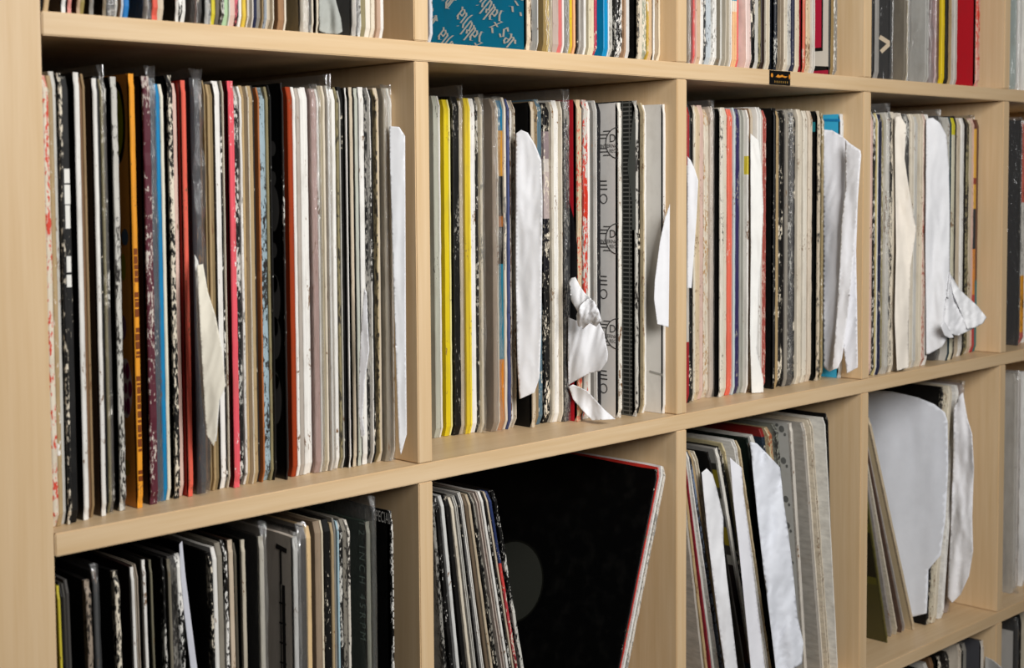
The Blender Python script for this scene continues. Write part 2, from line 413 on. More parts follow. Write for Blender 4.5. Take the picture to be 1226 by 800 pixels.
# ---------------------------------------------------------------- loose paper
def sheet(rec, poly, ya, yb, amp=.002, hx='wp', label='white paper inner sleeve slipping out', name='inner_sleeve', curl=0, sc=26, th=.0004, fold=0, face=None):
    """paper slipping out of a sleeve: outline taken at its own distance (ya at its left end .. yb at its right end, metres),
    bent, creased and given thickness"""
    xs = [p[0] for p in poly]; x0, x1 = min(xs), max(xs); yt = [p[1] for p in poly]; y0, y1 = min(yt), max(yt)
    step = max(2.2, math.sqrt((x1 - x0) * (y1 - y0)) / 34)
    P = []; n = len(poly)
    for k in range(n):
        p, q = Vector(poly[k]), Vector(poly[(k + 1) % n]); m = max(1, int((q - p).length / step))
        for j in range(m): P.append(p.lerp(q, j / m))
    nb = len(P); E_ = [(k, (k + 1) % nb) for k in range(nb)]; rnd = random.Random(int(x0 * 7 + y0))
    i = 0; yy = y0 + step
    def inside(p):
        c = False
        for k in range(n):
            a, b = poly[k], poly[(k + 1) % n]
            if (a[1] > p[1]) != (b[1] > p[1]) and p[0] < (b[0] - a[0]) * (p[1] - a[1]) / (b[1] - a[1]) + a[0]: c = not c
        return c
    while yy < y1:
        xx = x0 + step * (.5 if i % 2 else 1)
        while xx < x1:
            if inside((xx, yy)): P.append(Vector((xx + rnd.uniform(-.2, .2) * step, yy)))
            xx += step
        yy += step * .87; i += 1
    v2, _, f2, *_ = delaunay_2d_cdt(P, E_, [], 1, 1e-4)
    loc = rec['root'].location; V = []; zb = ROWZ[rec['row']]; xmax = rec['col'] * PIT + A - .0008
    for p in v2:
        t = (p.x - x0) / (x1 - x0); s = (p.y - y0) / (y1 - y0)
        Y = ya + (yb - ya) * t - curl * math.sin(math.pi * s)
        Y += amp * (noise.noise(Vector((p.x / sc, p.y / (sc * 6), x0))) + .5 * abs(noise.noise(Vector((p.x / sc * 2.3 + p.y / sc * fold, p.y / (sc * 2.2), x0 + 3)))) )
        q = onY(p.x, p.y, Y)
        if face is not None:
            u_, v_ = uv_of(rec, p.x, p.y); q = loc + Vector(place(rec, -face - (Y - ya - (yb - ya) * t) - .012 * max(0, t - .75) ** 2, min(-u_, .36), v_))
        q.z = max(q.z, zb + .0008); q.x = min(q.x, xmax) if Y > 0 else q.x; V.append(q - loc)
    me = mesh(name, V, [list(f) for f in f2], [plain('paper', hexof(hx), .8, .05)], smooth=True)
    o = link(name, me, rec['root']); o['label'] = label
    md = o.modifiers.new('thickness', 'SOLIDIFY'); md.thickness = th; md.offset = 0
    return o

# printed marks on a sleeve's cover: (u to the right as seen = towards the front edge, v up) from the front bottom corner
def on_cover(rec, pts2, d=.0002):
    return [place(rec, -d, -u, v) for u, v in pts2]
def clip(rec, pl):
    for ax, lim, sg in ((0, -.0012, 1), (0, -.302, -1), (1, rec['H'] - .0008, 1), (1, .0006, -1)):
        out = []
        for k in range(len(pl)):
            p, q = pl[k - 1], pl[k]; ip, iq = (lim - p[ax]) * sg >= 0, (lim - q[ax]) * sg >= 0
            if ip != iq:
                s = (lim - p[ax]) / (q[ax] - p[ax]); out.append((p[0] + (q[0] - p[0]) * s, p[1] + (q[1] - p[1]) * s))
            if iq: out.append(q)
        pl = out
        if len(pl) < 3: return []
    return pl
def print_poly(rec, name, polys, hx, label=None, d=.0002):
    V = []; F = []
    for pl in polys:
        pl = clip(rec, pl)
        if not pl: continue
        k = len(V); V += on_cover(rec, pl, d + (len(F) % 14) * 1.2e-5); F.append(list(range(k, len(V))))
    return add(rec, name, (V, F, [card(hx, 0, streak=0, grime=0)]), label)
def ell(u, v, a, b, n=28): return [(u + a * math.cos(2 * math.pi * k / n), v + b * math.sin(2 * math.pi * k / n)) for k in range(n)]
def bar(p, q, t):
    dx, dy = q[0] - p[0], q[1] - p[1]; L = math.hypot(dx, dy) or 1; nx, ny = -dy / L * t / 2, dx / L * t / 2
    return [(p[0] + nx, p[1] + ny), (p[0] - nx, p[1] - ny), (q[0] - nx, q[1] - ny), (q[0] + nx, q[1] + ny)]
def ring(u, v, r, t, n=40):
    return [bar((u + r * math.cos(2 * math.pi * k / n), v + r * math.sin(2 * math.pi * k / n)), (u + r * math.cos(2 * math.pi * (k + 1.08) / n), v + r * math.sin(2 * math.pi * (k + 1.08) / n)), t) for k in range(n)]
def text_flat(txt, size):
    cu = bpy.data.curves.new('t', 'FONT'); cu.body = txt; cu.size = size; cu.align_x = 'LEFT'; cu.resolution_u = 3
    o = bpy.data.objects.new('t', cu); COL.objects.link(o); bpy.context.view_layer.update()
    me = bpy.data.meshes.new_from_object(o.evaluated_get(bpy.context.evaluated_depsgraph_get()))
    V = [(v.co.x, v.co.y) for v in me.vertices]; F = [list(p.vertices) for p in me.polygons]
    bpy.data.objects.remove(o); bpy.data.curves.remove(cu); bpy.data.meshes.remove(me); return V, F
def print_text(rec, txt, size, u, v, hx, rot=0, sx=1, name='printed_lettering', label=None, d=.00025):
    V, F = text_flat(txt, size); c, s = math.cos(rot), math.sin(rot)
    P = [(u + x * sx * c - y * s, v + x * sx * s + y * c) for x, y in V]
    return print_poly(rec, name, [[P[i] for i in f] for f in F], hx, label, d)
def uv_of(rec, px, py):
    """cover coordinates (u towards the front edge, v up) of a measured point on this sleeve's cover"""
    o = Vector(rec['loc']); ey = Vector(place(rec, 0, 1, 0)); ez = Vector(place(rec, 0, 0, 1)); n = ey.cross(ez)
    d = ray(px, py); p = Vector(CAM) + d * ((o - Vector(CAM)).dot(n) / d.dot(n)) - o
    return (-p.y, p.dot(ez) / ez.length_squared)

D = dict
# ------------------------------------------------------------------ middle row, first cubby
c = fill('middle', 0, 330, 56.6, [(56, 14), (100, 20), (170, 30), (240, 36), (380, 32), (480, 27)], [
 (63.5, 'cr', D(w=.75, wc='d0412c', lk='cream sleeve with red-smeared edge', sn='red-smeared sleeve', st=.05)),
 (69, 'tn', D(w=.3, wc='wh')), (72.5, 'gw', D()),
 (80, 'bk', D(a=76, fc='bk', w=.75, wc='cr')),
 (87, 'bk', D(txt=(.165, .245, 'e8e6de', .8, .008, .02), lk='black sleeve with bold spine lettering', sn='bold-lettered sleeve')),
 (100.5, 'wh', D(a=94.5, fc='dk')), (103.5, 'br', D()), (107, 'a08560', D(lk='thin brown card sleeve')),
 (121.5, 'wh', D(a=116.5, fc='57483f', lk='taupe sleeve with white edge', sn='taupe sleeve')),
 (124.3, 'bk', D()), (128.5, 'kh', D(plastic=(.010, .001, .001), w=.5, wc='cr', lk='olive sleeve with scuffed edge', sn='olive sleeve')), (132, 'dg', D(w=.5, wc='gw')),
 (145.5, 'gw', D(a=139, fc='bk', w=.7, wc='dk', lk='black sleeve with torn pale edge', sn='torn black sleeve')),
 (166, 'f0a030', D(a=160, fc='e8963c', k='flower', txt=(.02, .19, '7a3c10', .8), dh=.003, ro=.35, fr=.35, lk='amber orange sleeve with printed flowers', sn='flowered amber sleeve')),
 (184.5, '5a2430', D(a=176, fc='1a0c0e', w=.6, wc='cfc4b8', dh=.002, lk='maroon sleeve with whitish worn edge', sn='maroon sleeve')),
 (190, 'sl', D(plastic=(.009, .001, .001), w=.2, wc='gw')), (200, 'ede8d4', D(sp=195.8, fc='bl', lk='bright blue sleeve with white edge', sn='bright blue sleeve', dh=-.003)),
 (211.5, 'bk', D(a=206, fc='bk', w=.95, wc='cr', dh=.004, lk='heavily flecked black sleeve')), (215.5, 'pk', D()),
 (227, 'e86450', D(a=222, fc='a8281c', lk='red sleeve with light red edge', sn='red sleeve')),
 (243, '3c3c40', D(a=232, fc='26262a', plastic=(.007, .004, .0035), k='crinkle', dh=.003, lk='charcoal sleeve in crinkled plastic', sn='crinkled charcoal sleeve')),
 (250, 'a58f68', D(open='br', lk='tan open-edged sleeve')), (255, 'tn', D()), (258.5, '8f7a55', D(lk='drab brown sleeve')),
 (261, 'dk', D()), (267, 'wh', D()), (269, 'bk', D(w=.6, wc='wh')), (271.5, 'cr', D()),
 (284, 'ea5a66', D(a=277.5, fc='6e141c', w=.2, wc='wh', lk='dark red sleeve with pink edge', sn='pink-edged sleeve')),
 (288.5, 'bk', D(w=.9, wc='gw')), (293, 'wh', D(w=.4, wc='gy')), (296, 'tn', D()), (302, 'cr', D(open='br')), (306, 'tn', D()), (308, 'dk', D()),  # last one, near-black, fills a dark gap: shade put in as a sleeve
 (314, 'or_', D(w=.2, wc='br')), (320.5, '9fb4bc', D(w=.9, wc='dk', lk='pale blue sleeve with torn edge', sn='torn pale blue sleeve')), (324.5, 'kh', D()),
 (328, 'bk', D(w=.2, wc='gw')),
 (342.5, 'dk', D(a=341, fc='bk', fr=.3, w=.3, wc='gw', k='discs', lk='black sleeve with grey half-discs', sn='half-disc sleeve')),
 (357, 'wh', D(sp=351.5, fc='rs', st=.05, lk='rust orange sleeve with white edge', sn='rust orange sleeve')),
 (366.5, 'wh', D(sp=362, fc='b5aba0')), (371, 'wh', D(w=.2)),
 (384.5, 'wh', D(sp=381, fc='bc9c94', plastic=(.004, .002, .0012), lk='dusty pink sleeve in clear plastic', sn='dusty pink sleeve')),
 (392, 'cr', D(sp=389, fc='b3a78c')), (397.5, 'wh', D(sp=394.5, fc='8f8478', plastic=(.009, .002, .0005), lk='grey sleeve in tall clear plastic', sn='tall plastic sleeve')), (404, 'wh', D(sp=400.5, fc='b8afa2')),
 (408, 'kh', D(w=.7, wc='dk')), (410, 'gw', D()), (413, 'bk', D()), (418, 'wh', D(a=415.5, fc='dk')),
 (425, 'bg', D(a=421.5, fc='bk', lk='black beige-edged sleeve')), (431, 'c0c3b6', D(a=427.5, fc='dg')), (438, 'wh', D(a=432.5, fc='dk', k='tornw')),
 (444, 'bk', D(w=.8, wc='gy')), (446, 'wh', D(w=.6, wc='dk')), (448.5, 'bk', D()), (453.5, 'c0ad84', D(w=.9, wc='dk', lk='khaki sleeve with ragged torn edge', sn='ragged khaki sleeve')),
 (456, 'bg', D()), (470, 'cfcdc4', D(sp=465.5, fc='a39a8a', plastic=(.003, .001, .0004), lk='grey beige sleeve in smooth plastic', sn='smooth plastic sleeve')),
 (476.5, 'wh', D(k='lastw', lk='white sleeve next to the divider'))])
r = c['crinkle']
sheet(r, [(236, 318), (243, 316), (249, 350), (258, 378), (266, 420), (270, 462), (262, 480), (259, 520), (256, 535), (247, 520), (244, 470), (240, 400)], .012, .000, .004, 'ebe4d2', 'crumpled cream paper inner sleeve slipping out', curl=.006, fold=.6)
sheet(r, [(233, 305), (237, 312), (242, 350), (248, 400), (251, 450), (263, 478), (259, 528), (252, 533), (246, 515), (241, 470), (236, 400)], .020, .006, .004, 'e6e4de', 'creased white paper inner sleeve under the cream one', curl=.004, sc=12, fold=.5)
r = c['tornw']
sheet(r, [(436, 345), (439, 350), (440, 380), (442, 420), (437, 455), (434, 500), (437, 520), (432, 525), (429, 490), (430, 440), (432, 400)], .018, .008, .003, 'e8e8ea', 'torn white paper sticking out')
r = c['lastw']
sheet(r, [(466, 151), (478, 152), (485, 163), (485.5, 300), (486, 420), (487, 520), (480, 545), (478, 535), (474, 430), (470, 300), (467, 200)], .020, .008, .002, 'eaebed', 'white paper inner sleeve slipping out')
r = c['flower']
u, v = uv_of(r, 142, 147); print_poly(r, 'printed_flower', [ell(u - .001, v, .0105, .030)], '1d1608', 'black-rimmed flower print', .0002); print_poly(r, 'printed_flower', [ell(u - .001, v, .0075, .024)], 'a8a414', 'yellow-green flower centre', .0003)
u, v = uv_of(r, 150, 284); print_poly(r, 'printed_dot', [ell(u, v, .0045, .006)], '5a6a78', 'grey blue dot')
u, v = uv_of(r, 148, 320); print_poly(r, 'printed_dot', [ell(u, v, .0035, .010)], 'a8981c', 'yellow dot')
u, v = uv_of(r, 152, 465); print_poly(r, 'printed_flower', [ell(u - .001, v, .0085, .022)], 'e6c8c0', 'pale ring of the magenta flower', .0002)
print_poly(r, 'printed_flower', [ell(u - .001 + .0058 * math.cos(q * 1.047), v + .015 * math.sin(q * 1.047), .0026, .0062) for q in range(6)] + [ell(u - .001, v, .002, .004)], '8c2254', 'magenta petals', .0003)
u, v = uv_of(r, 148, 392); print_poly(r, 'printed_dot', [ell(u, v, .004, .009)], '8a5a70', 'mauve dot')
u, v = uv_of(r, 152, 560); print_poly(r, 'printed_dot', [ell(u, v, .005, .006)], 'c0942c', 'yellow dot')
r = c['discs']
for py, rr in ((178, .006), (214, .006), (250, .018), (300, .006), (340, .007), (358, .02), (392, .007), (405, .017), (456, .007), (478, .020)):
    u, v = uv_of(r, 329.5 + (py - 330) * .014, py); print_poly(r, 'printed_disc', [ell(u - .001, v, .0042 if rr < .01 else .0075, rr)], '5d5a57', 'grey printed disc')

# ------------------------------------------------------------------ middle row, second cubby
c = fill('middle', 1, 300, 518.4, [(518, 75), (560, 74), (590, 64), (656, 58), (745, 38), (800, 20)], [
 (528.5, 'wh', D(sp=526, fc='b4b4a4', fw=.6, wc='dk', lk='pale grey sleeve with black marks', sn='marked grey sleeve')),
 (540.5, 'f3ea9c', D(sp=537.6, fc='yl', lk='yellow sleeve with pale yellow edge', sn='pale-edged yellow sleeve')),
 (551, 'bk', D(w=.35, wc='gy', lk='black sleeve between the two yellow ones', sn='black sleeve')),
 (555, 'bg', D(plastic=(.014, .001, .0008), dh=-.002, lk='beige sleeve in hazy plastic')),
 (564.5, 'f6df4a', D(sp=561.5, fc='d6bb2c', lk='yellow sleeve with bright yellow edge', sn='bright-edged yellow sleeve')),
 (570, 'wh', D()), (572.8, 'bk', D(w=.6, wc='gw')), (579, 'cr', D(w=.3, wc='gy', plastic=(.003, .002, .001), lk='cream sleeve in clear plastic')),
 (597.5, 'd8cdba', D(sp=593, fc='a59482', w=.5, fw=.3, plastic=(.002, .003, .0022), lk='brownish grey sleeve in crinkled plastic', sn='crinkled plastic sleeve')),
 (602.8, 'bk', D(bands=[(0, 'c97a22'), (.21, '10768e'), (.49, '14110f'), (.60, 'a05a18'), (.63, '14110f'), (.75, 'c48a2a'), (.88, '0b6f94')], lk='teal, gold and black banded sleeve', sn='banded sleeve')),
 (607, 'cr', D(w=.4, wc='gy')), (611, '4a5688', D(w=.4, wc='bk', lk='violet blue sleeve', sn='violet sleeve', st=.2)),
 (618, 'cr', D(w=.8, wc='br', k='p4', open=1)),
 (641, 'bg', D(a=637.5, fc='bk', w=.4, lk='black sleeve with beige edge')), (644.5, '8f7a5c', D(w=.5, wc='dk', lk='brown sleeve with scuffed edge')), (649, '55707e', D(w=.5, wc='cr', lk='blue grey sleeve with scuffed edge')),
 (658.3, 'dk', D(bands=[(0, '141312'), (.46, '14131a'), (.62, 'b8a8a4'), (.76, 'c9c0b8'), (.80, '8f7f80'), (.88, '121112')], w=.6, wc='cr', lk='black and grey picture sleeve', sn='grey picture sleeve')),
 (664, 'cfc6b4', D(w=.4, lk='pale stone sleeve with scuffed edge', sn='pale stone sleeve')), (669, 'wh', D(w=.2)), (674, 'cr', D(w=.2, wc='br')),
 (682.3, '2b2b2d', D(a=676, fc='bk', w=.95, wc='gy', plastic=(.012, .0003, .0002), lk='charcoal sleeve with dotted grey edge', sn='dotted charcoal sleeve')),
 (697, 'd8c2a0', D(a=692.4, fc='c4202c', w=.8, wc='d0402c', k='redd', lk='red sleeve with black curved print', sn='black-and-red sleeve')),
 (704.3, 'd6cfc4', D(a=699.3, fc='1f5a24', w=1.0, wc='c8341f', lk='white sleeve torn red along its edge', sn='red-torn sleeve')),
 (707, 'wh', D()), (711, '6c6862', D(lk='mid grey sleeve')), (715, 'wh', D()), (719.6, '1c1c1f', D(w=.25, wc='gy', lk='near-black sleeve beside the round logos')),
 (745, 'ebe6da', D(a=741.6, fc='e8e4de', w=.5, k='logo', lk='light grey sleeve with repeated round logo', sn='round-logo sleeve')),
 (764.6, 'd0ccc2', D(a=762.2, fc='2b2c29', grid=True, w=.8, wc='dk', k='grid', dh=.0015, lk='black sleeve with fine grey grid', sn='grid sleeve')),
 (767, 'bk', D()), (772, 'cbb893', D(w=.5, lk='sandy sleeve with scuffed edge')), (774, 'wh', D()),
 (801, 'e9e4dc', D(a=798.6, fc='e6e2da', k='lastg', f=14, lk='blank pale grey sleeve beside the divider', sn='blank grey sleeve'))])
r = c['p4']
sheet(r, [(617.5, 160), (624, 155.5), (632, 159), (641, 174), (648, 192), (649.5, 240), (648.5, 330), (648, 400), (646, 452), (640, 470), (622, 478), (619.5, 440), (617.5, 330)], .052, .030, .0025, 'e8e8ea', 'large white paper inner sleeve sliding out', sc=20)
r = c['redd']
sheet(r, [(680.5, 380), (690, 384), (700, 380), (712, 376), (718, 388), (723, 398), (728, 424), (727, 432), (719, 444), (706, 447), (694, 453), (680.5, 461), (680, 420)], .050, .014, .005, 'e8e8ea', 'torn white inner sleeve hanging in folds', curl=.004, sc=22, fold=.5)
sheet(r, [(681, 338), (684, 333), (689, 332), (694, 342), (701, 352), (708, 358), (704, 366), (698, 378), (691, 372), (684, 360)], .044, .020, .003, 'efeff0', 'rolled up end of the torn paper', curl=.006, sc=12)
sheet(r, [(690, 378), (695, 366), (703, 357), (711, 360), (717, 372), (720, 384), (714, 391), (706, 387), (698, 394), (692, 390)], .030, .004, .007, 'f0f0f2', 'crushed knot of torn paper', curl=.006, sc=8, fold=.9)
sheet(r, [(681, 463), (686, 460.5), (694, 464), (703, 468), (712, 478), (724, 491), (737, 502), (709, 503.5), (697, 491), (686, 478)], .046, .004, .003, 'e8e8ea', 'curled strip of torn white paper', curl=-.004, sc=14)
u0, v0 = uv_of(r, 682.5, 243); u1, v1 = uv_of(r, 692.3, 300); u2, v2 = uv_of(r, 692.3, 480); u3, v3 = uv_of(r, 682.5, 450)
print_poly(r, 'printed_curve', [[(u3 - .004, v3 - .02), (u1, v2 + .06), (u1, v1), (u1 - .003, v1 + .014), ((u0 + u1) / 2, v0 - .016), (u0, v0), (u0 - .012, v0 + .01)]], '141416', 'black curved print')
r = c['logo']
def logo(r, u, v, s):
    P = ring(u, v, .021 * s, .0014 * s)
    for k, L in enumerate((.010, .014, .017, .0, .0, .017, .014, .010)):
        y = (.0165 - .0047 * k) * s; xe = u - math.sqrt(max(0, (.0212 * s) ** 2 - y * y))
        if L: P.append(bar((xe - L * s - .002 * s, v + y), (xe, v + y), .0014 * s))
    print_poly(r, 'printed_logo', P, '4c4a48', 'round grey record label logo')
    print_text(r, 'D.J.', .0155 * s, u - .0150 * s, v + .0015 * s, '4c4a48', name='printed_logo_lettering')
    print_text(r, 'INTERNATIONAL', .0072 * s, u - .031 * s, v - .0062 * s, '4c4a48', sx=1.0, name='printed_logo_lettering')
    print_text(r, 'RECORDS', .0072 * s, u - .0150 * s, v - .0130 * s, '4c4a48', sx=.9, name='printed_logo_lettering')
for py in (171, 286, 400): 
    u, v = uv_of(r, 740, py); logo(r, u, v, .72)
for py in (229, 343, 456):
    u, v = uv_of(r, 722, py)
    print_poly(r, 'printed_logo', [bar((u - .004, v + q), (u + .006 - abs(q) * .1, v + q), .0013) for q in (.010, .006, .002)] + ring(u + .001, v - .0075, .0045, .001, 22), '4c4a48', 'cut-off grey record label logo')
r = c['grid']
u, v = uv_of(r, 757, 200); print_poly(r, 'printed_panel', [[(u - .006, v + .0), (u + .0, v - .035), (u + .0, v - .062), (u + .006, v - .062), (u + .006, v + .03), (u + .002, v + .055)]], '585a55', 'plain grey panel over the grid')
r = c['lastg']
sheet(r, [(802, 244), (801.6, 300), (800.5, 392), (787, 388), (783, 358), (784, 336), (790, 290), (796, 262)], .012, .002, .002, 'e8e8ea', 'pointed white paper corner sticking out')
u, v = uv_of(r, 788, 447); print_poly(r, 'printed_line', [bar((u - .011, v + .001), (u + .011, v - .002), .0022)], 'a8a49c', 'grey line')

# ------------------------------------------------------------------ middle row, third cubby
c = fill('middle', 2, 300, 822.8, [(822, 36), (841, 44), (880, 38), (925, 34), (965, 33), (1025, 36)], [
 (825.5, 'gw', D(k='p8', bands=[(0, 'a02028'), (.2, 'c9c3b8'), (.78, 'a02028')], lk='grey and red sleeve')), (829, 'bk', D(w=.3)), (833, 'cr', D(a=831, fc='bk', w=.4)),
 (838, 'd9c3a0', D(w=.3, lk='sandy tan sleeve', sn='sandy tan sleeve')), (842, 'pk', D()), (848, 'cr', D(w=.75, wc='b08a5a')), (854.5, 'ddcfc0', D(plastic=(.007, .001, .0004), lk='pinkish cream sleeve')),
 (866.5, 'e6dfcf', D(a=863, fc='bk', w=.5, wc='dk', lk='black sleeve with flecked white edge', sn='flecked-edge black sleeve')), (870, 'cr', D(w=.2)),
 (876.5, 'f07058', D(w=.2, wc='pk', lk='salmon orange sleeve', sn='salmon orange sleeve')), (880.5, 'c5d6d6', D(lk='icy blue sleeve', sn='icy blue sleeve')),
 (885, 'pr', D(w=.4, wc='gy', lk='dark purple sleeve', sn='dark purple sleeve')), (891, 'b9b9ae', D(open='gy', lk='pale grey open-edged sleeve')), (896.5, 'wh', D(bands=[(0, 'ebe7df'), (.75, 'd8c43a'), (.81, 'ebe7df')], lk='white sleeve with yellow spine patch', sn='yellow-patched sleeve')),
 (898.3, 'br', D()), (901, 'bg', D()), (911, 'wh', D(open=1, k='p9b')), (913, 'gw', D()), (916.7, 'b85a50', D(w=.6, wc='pk', lk='brick red sleeve with scuffed edge', sn='brick red sleeve')),
 (929, 'bk', D(a=926.5, fc='bk', fr=.35, tmax=.012, lk='wide plain black sleeve', sn='wide black sleeve')), (932, 'tn', D()), (937, 'bk', D(w=.55, wc='cr')), (939, 'dk', D()), (943.5, 'a39c90', D(open='wh', lk='grey open-edged sleeve')),
 (949, 'dg', D(w=.6, wc='gw', plastic=(.004, .001, .0006), lk='scuffed grey sleeve in clear plastic')), (951.7, 'bk', D(w=.5)), (959.5, 'cr', D(w=.2)), (966, 'e4dccb', D(w=.2, lk='ivory sleeve')), (972, 'dccdb8', D(w=.3, lk='creamy beige sleeve')),
 (982, 'bg', D(a=979.6, fc='bk', fb=[(0, '121110'), (.90, '2c7f86'), (.935, '121110')], w=.6, wc='dk', lk='black sleeve with teal corner', sn='teal-corner sleeve')),
 (986, '9a875f', D(a=984, fc='bk', w=.5, wc='cr', lk='black sleeve with olive edge', sn='olive-edged sleeve')),
 (1025, 'e4e6e6', D(a=1019, fc='3fb4dc', k='p9', f=26, tmax=.006, lk='sky blue sleeve behind white paper', sn='sky blue sleeve'))])
sheet(c['p8'], [(822.8, 187), (827, 192), (832, 203), (836, 216), (834, 260), (831, 300), (828, 345), (823, 345)], .026, .018, .002, 'e8e8ea', 'white paper inner sleeve slipping out')
sheet(c['p9b'], [(898.5, 160), (908, 168), (912, 200), (914, 250), (912, 300), (908, 350), (906, 420), (914, 455), (914, 470), (900, 472), (898, 400), (899, 300)], .030, .022, .003, 'ecebe6', 'creased white paper inner sleeve', sc=16)
r = c['p9']
sheet(r, [(985, 155), (996, 156), (1008, 163), (1018, 172), (1030, 180), (1031, 186), (1027, 240), (1025, 300), (1026, 360), (1027, 440), (1014, 447), (1008, 400), (1004, 440), (993, 445), (986, 440), (985, 300)], .040, -.008, .003, 'ececf0', 'large creased white paper inner sleeve', sc=22, fold=.5)
sheet(r, [(1012, 168), (1018, 173), (1030.5, 181), (1030.5, 187), (1027, 240), (1023, 300), (1016, 370), (1008, 430), (1003, 441), (996, 443), (1000, 400), (1005, 330), (1007, 270), (1012, 225)], .022, -.014, .0025, 'f0f0f3', 'folded over flap of the white paper', sc=14, fold=.3)
u, v = uv_of(r, 1002, 143)
print_poly(r, 'printed_line', [bar((u - .02, v), (u + .02, v - .002), .003)], '1f7fb4', 'deeper blue line')

# ------------------------------------------------------------------ middle row, fourth cubby
c = fill('middle', 3, 250, 1042, [(1042, 10), (1065, 5), (1107, 10), (1140, 11), (1170, 34), (1177, 40)], [
 (1044.6, 'pk', D()), (1048, 'bk', D(w=.7, wc='gw')), (1050, 'd8c890', D(lk='straw yellow sleeve')), (1052.3, 'wh', D()), (1055, 'nv', D()), (1057.5, 'kh', D(w=.7, wc='cr')), (1064.5, 'e2ddd3', D(plastic=(.011, .001, .0005), w=.2, lk='broad off-white sleeve', sn='broad off-white sleeve')),
 (1068.5, 'bk', D(w=.95, wc='cr')), (1071, 'cr', D()), (1080, 'ece4d6', D(k='p12', open='wh', lk='bulging open cream sleeve', sn='bulging cream sleeve')), (1088, 'dg', D(w=.6, wc='gw')), (1094, 'cr', D(w=.2)), (1098, 'gw', D()), (1105, 'cr', D(open='cr')),
 (1108.6, 'dcc4b4', D(w=.6, wc='a85a48', lk='cream sleeve with reddish edge', sn='reddish-edged sleeve')), (1112, 'wh', D(open=1, k='p10')),
 (1125, 'dg', D(plastic=(.008, .001, .0007), f=24, lk='dark grey sleeve behind white paper')), (1131, 'gy', D(f=22)), (1136, 'gw', D()), (1138.7, '23383f', D(lk='dark teal sleeve')), (1142.5, 'e6dcae', D(bands=[(0, 'ddd6bc'), (.8, 'ddd6bc'), (.9, 'd8cc30')], lk='cream sleeve with yellow top', sn='yellow-topped sleeve')),
 (1144.2, 'dk', D()), (1149, 'bg', D(open='cr', lk='beige open-edged sleeve')), (1153.5, 'wh', D()), (1156, 'bk', D()), (1159.7, 'kh', D(w=.9, wc='dk', lk='khaki sleeve with dark flecks')), (1163, 'bg', D()), (1165.4, 'pk', D(w=.3)),
 (1168.5, 'd8a53e', D(bands=[(0, 'b03038'), (.17, 'b84038'), (.24, 'd8883a'), (.43, '1c2630'), (.60, 'd8a53e'), (.70, '8f3a24'), (.73, 'dba844'), (.93, '5a2420')], lk='yellow, navy and red banded sleeve', sn='banded sleeve')),
 (1171, '6a5a4a', D(bands=[(0, '2c6f74'), (.3, '6a4a3a')], lk='brown and teal sleeve')), (1176.5, 'ece9e2', D(w=.2, plastic=(.005, .001, .0005), lk='off-white sleeve in clear plastic'))])
sheet(c['p12'], [(1071, 140), (1078, 139), (1085, 150), (1083, 190), (1088, 225), (1094, 258), (1097, 275), (1090, 320), (1088, 390), (1088, 440), (1074, 444), (1071, 380), (1073, 300)], .004, -.010, .005, 'efe6d8', 'curved cream paper bulging out', sc=18)
r = c['p10']
sheet(r, [(1109, 142), (1117, 141), (1126, 148), (1133, 162), (1136, 200), (1137, 250), (1137, 330), (1130, 380), (1134, 405), (1128, 415), (1112, 424), (1109, 424), (1108, 300)], .006, -.012, .004, 'e8e8ea', 'white paper inner sleeve hanging out', sc=20)
sheet(r, [(1137, 326), (1143, 337), (1151, 350), (1158, 362), (1166, 376), (1172, 390), (1160, 396), (1147, 402), (1138, 400), (1133, 398), (1126, 392), (1128, 378), (1134, 355)], -.010, -.016, .007, 'efeff1', 'crumpled white paper corner folded outwards', sc=10, fold=.9)
sheet(r, [(1137, 330), (1146, 344), (1160, 357), (1171, 367), (1181, 380), (1177, 387), (1168, 392), (1158, 394), (1150, 372), (1141, 352)], -.012, -.026, .004, 'f4f4f5', 'outermost fold of the paper corner', sc=9, fold=.6)
sheet(r, [(1126, 390), (1130, 384), (1136, 394), (1142, 404), (1137, 405), (1131, 402)], -.018, -.022, .002, 'ececee', 'small curled paper edge', sc=9)

# ------------------------------------------------------------------ middle row, fifth cubby
c = fill('middle', 4, 300, 1210.5, [(1210, 30), (1240, 30)], [
 (1222, 'bk', D(a=1221, fc='0c0c12', plastic=(.004, .001, .0004), f=22, lk='navy black sleeve by the right-hand divider')),
 (1226.5, 'c06050', D(bands=[(0, 'c05a50'), (.05, 'e29a24'), (.30, 'cfcac0'), (.62, 'c4604e')], w=.5, wc='bk', lk='red, white and yellow banded sleeve')), (1231, 'wh', D()), (1238, 'cr', D())])

